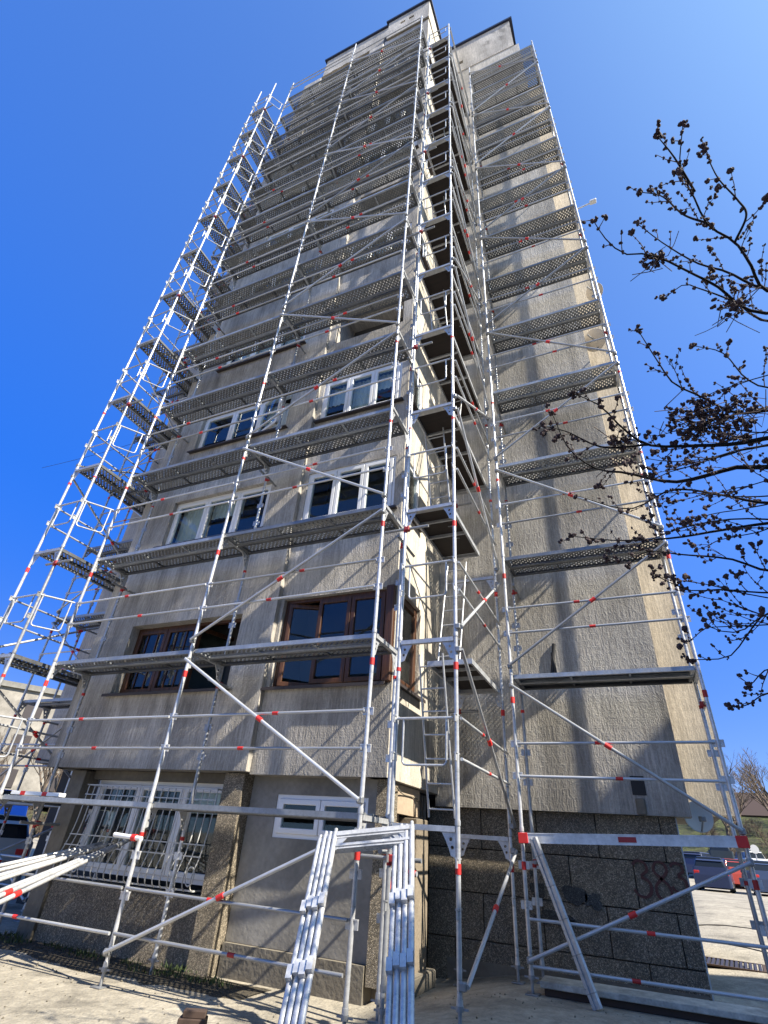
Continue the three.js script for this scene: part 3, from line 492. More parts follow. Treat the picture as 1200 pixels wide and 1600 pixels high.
    const rails = (k, hs) => hs.forEach((h) => {
      const out = 0.042, jit = () => rr(-0.012, 0.012);
      const a = V(A.o[0] - ox - inx * out, hy(k) + h + jit(), A.o[1] - oz - inz * out), b = V(B.o[0] - ox - inx * out, hy(k) + h + jit(), B.o[1] - oz - inz * out);
      const u = b.clone().sub(a).normalize(); a.addScaledVector(u, 0.035); b.addScaledVector(u, -0.035);
      const r = rod('guard_rail', a, b, 0.0178, pick(MV.zinc), root);
      if (k < 9) { const s = obj('red_sleeve', cached('railsleeve', () => new THREE.CylinderGeometry(0.021, 0.021, 0.085, 12)), pick(MV.red), r); s.position.y = (h > 0.8 || h < -1 ? 0.14 : -0.09) * (i % 2 ? 1 : -1) * b.distanceTo(a) * 0.5 + rr(-0.1, 0.1); }
    });
    if (!(o.noRailBays || []).includes(i)) { if (o.baseRails !== false) rails(0, [-0.88, -1.30]); for (let k = 0; k <= N; k++) rails(k, [0.64, 1.05].filter((h) => k < N || hy(k) + h < Math.min(A.top ?? 99, B.top ?? 99))); }
    if (o.brace === i) for (let k = 0; k <= N; k++) {
      const up = (k % 2 === 0) === !o.flip, y0 = (k === 0 ? groundY(...A.o) + 0.3 : hy(k - 1) + 0.13), y1 = hy(k) - 0.16, out = 0.075;
      const pa = up ? [A, y0, B, y1] : [A, y1, B, y0];
      const a = V(pa[0].o[0] - ox - inx * out, pa[1], pa[0].o[1] - oz - inz * out), b = V(pa[2].o[0] - ox - inx * out, pa[3], pa[2].o[1] - oz - inz * out);
      const r = rod('diagonal_brace', a, b, 0.0212, pick(MV.zinc), root); const s = obj('red_sleeve', sleeveGeo(), M.red, r); s.position.y = rr(-0.1, 0.1); s.scale.y = 0.8;
      for (const [p, sgn] of [[a, 1], [b, -1]]) { const c = obj('clamp', cached('clampg', () => merge([rbox(0.07, 0.07, 0.07, 0.014)])), M.zincDull, root); c.position.copy(p).add(V(inx * 0.045, 0, inz * 0.045)); }
    }
    if (o.ladder) for (let k = 1; k <= N; k++) {
      const lad = obj('ladder', cached('ladder', () => { const l = []; for (const s of [-1, 1]) l.push(rodGeo(V(s * 0.165, -1.95, 0), V(s * 0.165, -0.02, 0), 0.014, 8)); for (let q = 0; q < 7; q++) l.push(rodGeo(V(-0.165, -0.18 - q * 0.28, 0), V(0.165, -0.18 - q * 0.28, 0), 0.011, 8)); return merge(l); }), M.zinc, root);
      const t = k % 2 ? 0.20 : 0.72; const cx = A.o[0] + ux * L * t + inx * 0.5 - ox, cz = A.o[1] + uz * L * t + inz * 0.5 - oz; lad.position.set(cx, hy(k), cz); lad.rotation.set(k % 2 ? 0.26 : -0.26, 0, 0);
    }
  }
  for (const [n, k, sides] of o.endGuards || []) {
    const a = P(n, 'i', 0), b = P(n, 'o', 0), u = b.clone().sub(a).normalize(), y = hy(k), f = V(...(o.endDir || [0, 0, 1])).multiplyScalar(0.03);
    const g = merge([rodGeo(a.clone().addScaledVector(u, 0.03).setY(y + 1.05).add(f), b.clone().addScaledVector(u, -0.03).setY(y + 1.05).add(f), 0.0165, 8), roundedTube([a.clone().addScaledVector(u, 0.11).setY(y + 1.05).add(f), a.clone().addScaledVector(u, 0.11).setY(y + 0.56).add(f), b.clone().addScaledVector(u, -0.11).setY(y + 0.56).add(f), b.clone().addScaledVector(u, -0.11).setY(y + 1.05).add(f)], 0.013, 0.05)]);
    obj('end_guard', g, M.zinc, root);
  }
  return root;
}
const allK = (n, a, b) => Array.from({ length: b - a + 1 }, (_, i) => [n, a + i]);
scaffold('facade_scaffold', 'two bay galvanised scaffold standing before the main window front', [{ o: [-6, 0], i: [-6, -W0], top: 29.3 }, { o: [-3, 0], i: [-3, -W0], top: 29.9 }, { o: [0, 0], i: [0, -W0], top: 28.7 }], { top: 13, brace: 1, tie: [0, 0, -1] });
scaffold('stair_scaffold', 'narrow scaffold with dark hatch decks and ladders in the building corner', [{ o: [1.005, -0.225], i: [0.265, -0.225], top: 27.0 }, { o: [1.005, -2.725], i: [0.265, -2.725], top: 27.0 }], { h0: H0 - 0.05, top: 12, deck: 'hatch', ladder: true, brace: 0, flip: false, endGuards: allK(0, 0, 12), tie: [-1, 0, 0], baseRails: false });
scaffold('wall_scaffold', 'single bay scaffold standing before the blank right hand wall', [{ o: [1.28, -2.15], i: [1.28, -2.15 - W0], top: 28.4 }, { o: [3.74, -2.15], i: [3.74, -2.15 - W0], top: 28.0 }], { top: 13, brace: 0, tie: [0, 0, -1], noBase: true, solid: [1] });
scaffold('corner_scaffold', 'scaffold with bright end guards at the far left corner of the tower', [{ o: [-7.05, 0.52], i: [-6.33, 0.52 + 0.0], top: 28.1 }, { o: [-7.05, -2.48], i: [-6.33, -2.48], top: 28.1 }], { top: 12, brace: 0, endGuards: allK(0, 0, 12), tie: [1, 0, 0] });
scaffold('wing_scaffold', 'single bay scaffold before the recessed wing at the far left', [{ o: [-7.4, -2.15], i: [-7.4, -2.15 - W0], top: 28 }, { o: [-9.9, -2.15], i: [-9.9, -2.15 - W0], top: 28 }], { top: 12, brace: 0, tie: [0, 0, -1], baseRails: true });

// gap guards between corner tower and the front run
{ const g = thing('gap_guard', 'bright tube guards closing the gap between the left corner scaffold and the front scaffold', 'guard rail', [-6, 0, 0]);
  for (let k = 0; k <= 12; k++) { const y = H0 + 2 * k, a = V(-0.33, y, 0.55), b = V(0.0, y, 0.05), u = b.clone().sub(a).normalize(); const P = (q, s, h) => q.clone().addScaledVector(u, s).setY(y + h); obj('guard_frame', merge([rodGeo(P(a, 0.02, 1.05), P(b, -0.02, 1.05), 0.0165, 8), roundedTube([P(a, 0.07, 1.05), P(a, 0.07, 0.5), P(b, -0.07, 0.5), P(b, -0.07, 1.05)], 0.013, 0.06)]), M.zinc, g); } }

// toe board on the right bay
{
  const t = thing('toe_board', 'long aluminium toe board with red ends across the right scaffold bay', 'toe board', [2.51, H0 - 0.02, -2.09]); t.rotation.z = 0.04;
  obj('board', merge([rbox(2.30, 0.112, 0.024, 0.004), box(2.30, 0.010, 0.034, 0, 0.051, 0), box(2.30, 0.010, 0.034, 0, -0.051, 0)]), M.alu, t);
  for (const s of [-1, 1]) obj('end_cap', cached('toecap' + s, () => merge([rbox(0.12, 0.116, 0.04, 0.006, s * 1.205, 0, 0)])), M.red, t);
  obj('maker_plate', merge([box(0.2, 0.055, 0.004, 0.02, 0, 0.0145)]), M.redDull, t);
  const b = thing('spare_beam', 'aluminium beam leaning diagonally under the toe board', 'beam', [0, 0, 0]);
  const a0 = V(1.44, 1.70, -2.03), b0 = V(1.985, groundY(1.98, -1.9) + 0.01, -1.93), d = b0.clone().sub(a0), L = d.length();
  b.position.copy(a0).add(b0).multiplyScalar(0.5); b.quaternion.setFromUnitVectors(YUP, d.normalize());
  obj('profile', merge([box(0.035, L, 0.05, -0.03, 0, 0), box(0.035, L, 0.05, 0.03, 0, 0), box(0.03, L, 0.03, 0, 0, -0.008)]), M.zinc, b);
  const st = []; for (let i = 0; i < 5; i++) st.push(box(0.098, 0.01, 0.052, 0, L * (0.42 - 0.2 * i), 0)); obj('strap', merge(st), M.zincDull, b);
}
{ // pale board at the foot of the right bay
  const p = thing('foot_board', 'pale thick board lying on the pavement at the foot of the right scaffold', 'board', [2.5, groundY(2.5, -2.3), -2.38], 0.02);
  obj('top_board', merge([rbox(2.28, 0.06, 0.42, 0.012, 0, 0.10, 0)]), M.paleBoard, p); obj('bearer', merge([rbox(2.2, 0.07, 0.32, 0.01, 0, 0.035, 0)]), M.rust, p);
}
// assembled frames leaning against the corner posts
{
  const mk = () => {
    const t = thing('scaffold_frame', '', 'scaffold frame', [0, 0, 0], 0, 'spare scaffold frames leaning in a stack');
    const L = 2.1, W = 0.79;
    for (const x of [0, W]) obj('leg', cached('fleg', () => merge([new THREE.CylinderGeometry(0.026, 0.026, L, 12).translate(0, -L / 2, 0), box(0.05, 0.1, 0.06, 0.0, -0.75, 0.035), box(0.05, 0.1, 0.06, 0.0, -1.28, 0.035), new THREE.CylinderGeometry(0.019, 0.019, 0.05, 10).translate(0, 0.02, 0)])), M.zincBright, t).position.x = x;
    obj('top_bar', cached('ftop', () => merge([box(W - 0.04, 0.05, 0.045, W / 2, -0.03, 0), box(W - 0.04, 0.028, 0.03, W / 2, -0.16, 0)])), M.zincBright, t);
    for (const [x, s] of [[0.03, 1], [W - 0.03, -1]]) { const sh = new THREE.Shape(); sh.moveTo(0, 0); sh.lineTo(0.12 * s, 0); sh.lineTo(0, -0.16); const g = new THREE.ExtrudeGeometry(sh, { depth: 0.008, bevelEnabled: false }); obj('gusset', merge([g]), M.zinc, t).position.set(x, -0.05, -0.004); }
    for (const x of [0, W]) { const b = obj('red_band', sleeveGeo(), M.red, t); b.position.set(x, -L + 0.26, 0); }
    return t;
  };
  const TL = V(-0.32, 1.50, 0.22), TR = V(0.46, 1.53, 0.10), BL = V(0.24, 0, 1.56);
  const Y = TL.clone().sub(BL).normalize(), Xd = TR.clone().sub(TL), X = Xd.addScaledVector(Y, -Xd.dot(Y)).normalize(), Z = X.clone().cross(Y);
  const q = new THREE.Quaternion().setFromRotationMatrix(new THREE.Matrix4().makeBasis(X, Y, Z));
  const where = ['rearmost of the spare frames leaning against the corner posts', 'second from the rear of the spare frames leaning at the corner', 'second from the front of the spare frames leaning at the corner', 'front frame of the galvanised stack leaning at the corner posts'];
  let first = null;
  for (let i = 0; i < 4; i++) { let f; if (!first) f = first = mk(); else { f = first.clone(); f.name = numbered('scaffold_frame'); scene.add(f); } f.userData = { ...first.userData, label: where[i] }; f.quaternion.copy(q); f.position.copy(TL).addScaledVector(Z, 0.03 + i * 0.014).addScaledVector(X, i * 0.056).addScaledVector(Y, rr(-0.015, 0.015)); }
}
// lone tube with red collar beside the stack
{ const t = thing('spare_standard', 'short steel standard with red collar beside the leaning frames', 'scaffold tube'); t.position.set(0.12, groundY(0.12, -0.55), -0.55);
  obj('tube', merge([rodGeo(V(0, 0, 0), V(0.02, 1.25, 0), 0.024)]), M.zinc, t); const r = obj('red_collar', sleeveGeo(), M.red, t); r.position.set(0.02, 1.12, 0); obj('arm', merge([rodGeo(V(0, 1.22, 0), V(0.34, 1.22, 0.02), 0.024)]), M.zinc, t); const r2 = obj('red_collar', sleeveGeo(), M.red, t); r2.rotation.z = Math.PI / 2; r2.position.set(0.27, 1.22, 0.017); }
{ const t = thing('tube_clamp', 'short white tube clamped across the second front post above its red band', 'scaffold tube', [-3, 1.38, 0.04]);
  obj('tube', merge([rodGeo(V(-0.34, 0.02, 0.06), V(0.12, 0, 0.06), 0.026)]), M.whitePaint, t); const c = obj('red_collar', sleeveGeo(), M.red, t); c.rotation.z = Math.PI / 2; c.position.set(0, 0.005, 0.06); c.scale.set(1.25, 0.6, 1.25); }
// bundle of guard rails resting over the lowest rail, far left
{
  const base = thing('spare_rail', 'white steel rail lying over the lowest left rail with others', 'scaffold tube', [0, 0, 0], 0, 'white rails lying in a bundle at the left');
  obj('tube', merge([new THREE.CylinderGeometry(0.024, 0.024, 3.3, 12).translate(0, 0, 0)]), M.zincBright, base);
  obj('flat_end', merge([box(0.012, 0.13, 0.055, 0, 1.71, 0), new THREE.CylinderGeometry(0.024, 0.014, 0.1, 10).translate(0, 1.6, 0)]), M.zincDull, base); const rs = obj('red_sleeve', sleeveGeo(), M.red, base); rs.position.y = -0.62; rs.scale.y = 0.9;
  const Nn = V(-3.62, 0.80, 1.10), X0 = V(-4.0, 1.045, 0.02), d = X0.clone().sub(Nn).normalize();
  for (let i = 0; i < 7; i++) {
    const o = i ? base.clone() : base; if (i) { o.name = numbered('spare_rail'); scene.add(o); o.userData = { ...base.userData }; }
    o.userData.label = ['first', 'second', 'third', 'fourth', 'fifth', 'sixth', 'seventh', 'eighth'][i] + ' white rail from the right in the bundle lying over the lowest left rail';
    const c = X0.clone().add(V([0.10, 0.0, -0.07, -0.36, -0.43, -0.62, -0.82][i], 0, 0)), dd = d.clone().add(V([-0.06, 0.02, 0.05, 0.24, 0.30, 0.44, 0.60][i], [0, 0.01, 0, 0.02, 0, 0.01, 0.02][i], 0)).normalize();
    o.position.copy(c).addScaledVector(dd, (i < 3 ? -0.45 : -0.85) + rr(-0.12, 0.12)); o.quaternion.setFromUnitVectors(YUP, dd); o.rotateY(rr(0, 3));
  }
}
{ const b = thing('timber_block', 'small brown timber block on the sunlit concrete', 'block', [-1.24, 0, 0.55], 0.5); obj('block', merge([rbox(0.24, 0.10, 0.16, 0.008, 0, 0.05, 0)]), M.rust, b); obj('upper_block', merge([rbox(0.2, 0.05, 0.10, 0.006, 0.01, 0.126, 0.01)]), M.rust, b); }
{ const b = thing('marked_plank', 'red and white marked wooden plank end on the left first deck', 'plank', [-5.45, H0 + 0.02, -0.2], 0.05); obj('plank', merge([rbox(1.0, 0.05, 0.12, 0.006, 0, 0.03, 0)]), M.whitePaint, b); for (const x of [-0.25, 0.2]) obj('red_mark', merge([box(0.1, 0.052, 0.122, x, 0.031, 0)]), M.red, b); }

// ------------------------------------------------------------------ satellite dishes, lamp
function dish(label, pos, r, ry, tilt, mat = M.dish) {
  const t = thing('satellite_dish', label, 'satellite dish', pos, ry, 'satellite dishes'); const pts = []; for (let i = 0; i <= 10; i++) { const q = i / 10 * r; pts.push(new THREE.Vector2(q, 0.22 * q * q / r)); } for (let i = 10; i >= 0; i--) { const q = i / 10 * r; pts.push(new THREE.Vector2(q, 0.22 * q * q / r - 0.012)); }
  const d = obj('reflector', clean(new THREE.LatheGeometry(pts, 32).rotateX(Math.PI / 2)), mat, t); d.rotation.x = -tilt;
  obj('feed_arm', merge([rodGeo(V(0, -r * 0.9, 0.05), V(0, -0.05, r * 0.95), 0.012, 6), rbox(0.07, 0.07, 0.12, 0.015, 0, -0.03, r * 0.95)]), M.zincDull, t); obj('bracket', merge([rodGeo(V(0, 0, -0.02), V(-0.0, -0.02, -0.28), 0.02, 8)]), M.zincDull, t); return t;
}
dish('tan satellite dish high on the cream wing beside the scaffold edge', [3.92, 15.2, -4.55], 0.25, Math.PI - 0.6, 0.6, M.dishTan);
dish('grey satellite dish below the tan one beside the scaffold edge', [3.62, 13.1, -4.45], 0.30, Math.PI - 0.5, 0.55, M.dishTan);
dish('pale round satellite dish low at the right end of the blank wall', [3.44, 2.12, -3.75], 0.19, 0.25, 0.05);
{ const t = thing('flood_lamp', 'small white lamp arm standing out from the right scaffold edge', 'lamp', [3.76, 15.5, -2.2]); obj('arm', merge([rodGeo(V(0, 0, 0), V(0.33, 0.06, 0), 0.02, 8)]), M.whitePaint, t); obj('lamp_head', merge([rbox(0.16, 0.07, 0.12, 0.02, 0.4, 0.08, 0)]), M.whitePaint, t); }

// ------------------------------------------------------------------ street things on the right and left
function car(label, pos, ry, color, o = {}) {
  const c = thing('parked_car', label, 'car', pos, ry, 'cars parked in the yard'); const L = o.L || 4.1, W = 1.72, H = o.H || 1.46;
  const paint = new THREE.MeshPhysicalMaterial({ color: lin(...color), roughness: 0.45, metalness: 0.2, clearcoat: 0.5, clearcoatRoughness: 0.1 });
  const ext = (pts, w, bev) => { const s = new THREE.Shape(); pts.forEach(([x, y], i) => i ? s.lineTo(x, y) : s.moveTo(x, y)); s.closePath(); return new THREE.ExtrudeGeometry(s, { depth: w - 2 * bev, bevelEnabled: true, bevelSize: bev, bevelThickness: bev, bevelSegments: 3 }).translate(0, 0, -(w - 2 * bev) / 2); };
  const tuck = (g, y0, k) => { g = clean(g); const p = g.attributes.position; for (let i = 0; i < p.count; i++) { const t = clamp((p.getY(i) - y0) / 0.55); if (t > 0) p.setZ(i, p.getZ(i) * (1 - k * t)); } g.computeVertexNormals(); return g; };
  const arch = (cx, r) => { const a = []; for (let i = 0; i <= 8; i++) { const t = Math.PI * (1 - i / 8); a.push([cx + r * Math.cos(t), 0.26 + r * Math.sin(t)]); } return a; };
  const f = L / 2 - 0.78, b = -L / 2 + 0.72;             // front axle, rear axle; the rear faces -x
  obj('body', metricUV(ext([[-L / 2 + 0.05, 0.3], ...arch(b, 0.36), ...arch(f, 0.36), [L / 2 - 0.05, 0.3], [L / 2 - 0.02, 0.62], [L / 2 - 0.25, 0.78], [L / 2 - 1.1, 0.9 + (o.tall || 0)], [-L / 2 + 0.1, 0.95 + (o.tall || 0)], [-L / 2 + 0.06, 0.7]], W, 0.12)), paint, c);
  const bk = o.sedan ? -L / 2 + 0.75 : -L / 2 + 0.18;
  obj('cabin_glass', metricUV(tuck(ext([[bk, 0.92], [L / 2 - 1.15, 0.9], [L / 2 - 1.75, H - 0.05], [bk + (o.sedan ? 0.6 : 0.32), H - 0.05]], W - 0.10, 0.09), 0.92, 0.26)), new THREE.MeshPhysicalMaterial({ color: lin(0.012, 0.014, 0.016), roughness: 0.12 }), c);
  obj('roof', metricUV(tuck(ext([[bk + (o.sedan ? 0.45 : 0.2), H - 0.10], [L / 2 - 1.7, H - 0.10], [L / 2 - 1.85, H], [bk + (o.sedan ? 0.7 : 0.4), H]], W - 0.16, 0.06), 0.92, 0.26)), paint, c);
  for (const s of [-1, 1]) {
    obj('pillar', merge([rodGeo(V(bk + 0.06, 0.95, s * (W / 2 - 0.12)), V(bk + 0.36, H - 0.06, s * (W / 2 - 0.27)), 0.05, 8)]), paint, c);
    obj('tail_lamp', merge([rbox(0.08, 0.17, 0.26, 0.02, -L / 2 - 0.01, 0.80, s * (W / 2 - 0.19))]), M.red, c);
    obj('headlamp', merge([rbox(0.12, 0.14, 0.32, 0.03, L / 2 - 0.12, 0.66, s * (W / 2 - 0.28))]), M.whitePaint, c);
    obj('mirror', merge([rbox(0.1, 0.12, 0.2, 0.03, L / 2 - 1.4, 0.98, s * (W / 2 + 0.02))]), paint, c);
    for (const x of [f, b]) { const w = obj('wheel', cached('wheel', () => clean(new THREE.CylinderGeometry(0.3, 0.3, 0.19, 24).rotateX(Math.PI / 2))), M.rubber, c); w.position.set(x, 0.3, s * (W / 2 - 0.1)); obj('rim', cached('rimw', () => clean(new THREE.CylinderGeometry(0.19, 0.19, 0.2, 16).rotateX(Math.PI / 2))), M.zinc, w); }
  }
  obj('number_plate', merge([box(0.012, 0.12, 0.52, -L / 2 - 0.045, 0.60, 0)]), M.whitePaint, c); obj('bumper', merge([rbox(0.14, 0.2, W - 0.06, 0.04, -L / 2 + 0.05, 0.40, 0)]), paint, c);
  obj('underbody', merge([box(L - 0.6, 0.12, W - 0.4, 0, 0.26, 0)]), M.rubber, c);
  return c;
}
const gy = (x, z) => groundY(x, z);
car('dark blue hatchback seen from behind, nearest the tower end wall', [5.62, gy(5.62, -32), -33.4], Math.PI / 2 - 0.12, [0.035, 0.05, 0.11]);
car('blue grey saloon cut by the right edge of the picture', [8.0, gy(8, -32), -33.2], Math.PI / 2 + 0.0, [0.05, 0.075, 0.14], { sedan: true, L: 4.5 });
car('red saloon parked behind the two blue cars', [7.5, gy(7.5, -42), -42], Math.PI / 2 + 0.15, [0.42, 0.06, 0.04], { sedan: true });
car('white hatchback far back under the bare trees', [9.9, gy(9.9, -54), -54], Math.PI / 2 + 0.2, [0.75, 0.75, 0.75], { H: 1.6 });
car('dark van far back by the grass slope', [7.7, gy(7.7, -52), -52], Math.PI / 2, [0.025, 0.035, 0.04], { H: 1.95, tall: 0.4 });
car('small dark blue car just showing past the tower end wall', [6.0, gy(6, -47), -47], Math.PI / 2 - 0.4, [0.05, 0.06, 0.12]);
car('bright blue van behind the left corner scaffold', [-18.2, gy(-18.2, -8), -8.0], -0.5, [0.012, 0.13, 0.52], { H: 1.9, tall: 0.55 });
car('pale grey car partly hidden by the left scaffold posts', [-12.4, gy(-12.4, -4.4), -4.3], 2.6, [0.35, 0.36, 0.36]);
{ // drain grate
  const t = thing('drain_grate', 'dark slotted drain grate in the sunlit concrete at right', 'drain grate', [3.62, gy(3.62, -6.2) + 0.015, -6.2], -0.1); const l = [box(0.9, 0.02, 0.04, 0, 0, 0.42), box(0.9, 0.02, 0.04, 0, 0, -0.42), box(0.04, 0.02, 0.8, 0.43, 0, 0), box(0.04, 0.02, 0.8, -0.43, 0, 0)]; obj('grate_frame', merge(l), M.rust, t); const s = []; for (let i = 0; i < 13; i++) s.push(box(0.035, 0.018, 0.8, -0.38 + i * 0.063, 0, 0)); obj('grate_bar', merge(s), M.sill, t); obj('pit', merge([box(0.84, 0.004, 0.8, 0, -0.01, 0)]), M.rubber, t);
}
{ const x = 8.6, z = -38.9, y = gy(x, z); const t = thing('traffic_sign', 'grey back of a round traffic sign on a thin pole', 'traffic sign', [x, y, z], 0.15); obj('pole', merge([rodGeo(V(0, 0, 0), V(0, 2.4, 0), 0.035)]), M.zinc, t); obj('sign_disc', merge([new THREE.CylinderGeometry(0.24, 0.24, 0.02, 28).rotateX(Math.PI / 2).translate(0, 2.2, 0.05)]), M.dish, t); }
{ const t = thing('brown_house', 'far brown house with a dull red roof among bare trees', 'house', [22, 2.6, -92], -0.1); obj('wall', merge([box(16, 5.5, 9, 0, 2.75, 0)]), M.columnPaint, t); const s = new THREE.Shape(); s.moveTo(-5, 0); s.lineTo(5, 0); s.lineTo(0, 3.2); obj('roof', metricUV(new THREE.ExtrudeGeometry(s, { depth: 17, bevelEnabled: false }).translate(0, 5.5, -8.5).rotateY(Math.PI / 2)), M.roofTile, t); for (let i = 0; i < 4; i++) obj('window', merge([box(1.2, 1.4, 0.1, -6 + i * 4, 3.2, 4.52)]), M.sill, t); }
{ const t = thing('pale_building', 'far pale building with a flat roof behind the left scaffold', 'building', [-62, 3.5, -22], 1.0); obj('wall', merge([box(40, 9.6, 12, 0, 3.8, 0)]), M.cream2 || (M.cream2 = std({ color: lin(0.44, 0.41, 0.375), roughness: 0.95, map: plasterMap })), t); obj('roof', merge([box(40.6, 0.5, 12.6, 0, 8.85, 0)]), M.plaster, t); for (let f = 0; f < 3; f++) for (let i = 0; i < 9; i++) obj('window', merge([box(1.5, 1.5, 0.12, -16 + i * 4, 1.0 + f * 2.9, 6.03)]), M.sill, t); }
// unseen block out of view at right, placed to shade pavement and lower wall
{ const t = thing('unseen_block', 'unseen grey block out of view at right, shading the pavement', 'building', [22, 0, 20]); obj('wall', merge([box2(-6, 6, -0.5, 15.0, -22.2, 18)]), M.plaster, t); obj('roof', merge([box2(-6.15, 6.15, 15.0, 15.25, -22.3, 18.15)]), M.flashing, t); for (let f = 0; f < 5; f++) for (let i = 0; i < 8; i++) obj('window', merge([box2(-6.03, -5.9, 1.2 + f * 2.8, 2.6 + f * 2.8, -16 + i * 4.2, -14.4 + i * 4.2)]), M.sill, t); }

// overhead wire
{ const pts = []; for (let i = 0; i <= 20; i++) { const t = i / 20; pts.push(V(-30 + 26 * t, 21 + 3.5 * t - 1.6 * Math.sin(Math.PI * t), -9.5 + 0 * t)); } const w = tag(obj('overhead_wire', clean(new THREE.TubeGeometry(new THREE.CatmullRomCurve3(pts), 40, 0.012, 5)), M.cable), 'thin dark wire crossing the sky at the left', 'wire'); }

// ------------------------------------------------------------------ vegetation
const limbText = [
  '4.34 5.30 2.40, 4.18 5.32 2.71, 4.13 5.50 2.78, 3.96 5.58 2.94, 3.89 5.68 3.11, 3.81 5.79 3.33, 3.82 5.81 3.59',
  '3.89 5.70 3.16, 3.76 5.77 3.43, 3.68 5.94 3.54',
  '4.12 5.47 2.80, 4.22 5.61 2.90, 4.20 5.77 2.94, 4.11 5.97 3.05, 4.05 6.18 3.22',
  '4.34 5.32 2.41, 4.12 5.59 2.47, 3.96 5.73 2.51, 3.75 6.01 2.61, 3.57 6.19 2.77',
  '4.24 5.00 2.46, 4.09 5.11 2.50, 3.97 5.18 2.65, 3.79 5.24 2.81, 3.52 5.40 2.98, 3.36 5.44 3.02, 3.25 5.53 3.13, 3.17 5.51 3.33',
  '3.97 5.59 2.94, 3.84 5.78 2.96, 3.71 5.89 3.10, 3.59 6.03 3.11',
  '4.36 5.26 2.13, 4.19 5.51 2.20, 3.97 5.74 2.26, 3.89 5.89 2.22, 3.72 5.84 2.17',
  '4.25 4.77 1.90, 4.14 4.91 1.91, 4.04 5.18 1.98, 3.88 5.45 1.89',
  '4.12 4.39 2.09, 3.91 4.39 2.14, 3.69 4.52 2.27, 3.54 4.64 2.34, 3.46 4.75 2.48, 3.36 4.96 2.66',
  '4.04 4.12 2.12, 3.83 4.10 2.15, 3.60 4.14 2.16, 3.27 4.16 2.26, 3.12 4.22 2.42, 2.98 4.39 2.56, 2.82 4.44 2.69',
  '3.27 4.16 2.26, 2.95 4.18 2.32, 2.72 4.32 2.42, 2.55 4.29 2.59',
  '4.11 4.17 1.67, 3.92 4.24 1.64, 3.72 4.21 1.64, 3.48 4.28 1.52, 3.12 4.42 1.59, 2.92 4.54 1.54, 2.71 4.67 1.74, 2.61 5.00 1.93',
  '3.97 3.67 1.69, 3.67 3.68 1.66, 3.32 3.61 1.77, 2.92 3.67 1.75, 2.61 3.73 1.81',
  '4.13 4.06 1.31, 3.85 4.28 1.20, 3.50 4.37 1.26, 3.14 4.35 1.08, 2.68 4.53 1.19',
  '3.96 3.46 1.32, 3.75 3.57 1.36, 3.40 3.68 1.34, 3.17 3.73 1.37, 3.01 3.72 1.17',
  '3.85 3.19 1.55, 3.57 3.25 1.55, 3.38 3.27 1.54, 3.17 3.37 1.64',
  '3.94 3.24 0.99, 3.73 3.15 0.88, 3.56 3.21 0.84, 3.51 3.38 0.76',
  '3.83 3.07 1.48, 3.67 2.94 1.40, 3.53 2.81 1.36, 3.29 2.81 1.33',
  '3.72 2.68 1.46, 3.60 2.58 1.54, 3.54 2.54 1.59',
  '3.68 2.53 1.43, 3.52 2.45 1.39, 3.43 2.45 1.45',
];
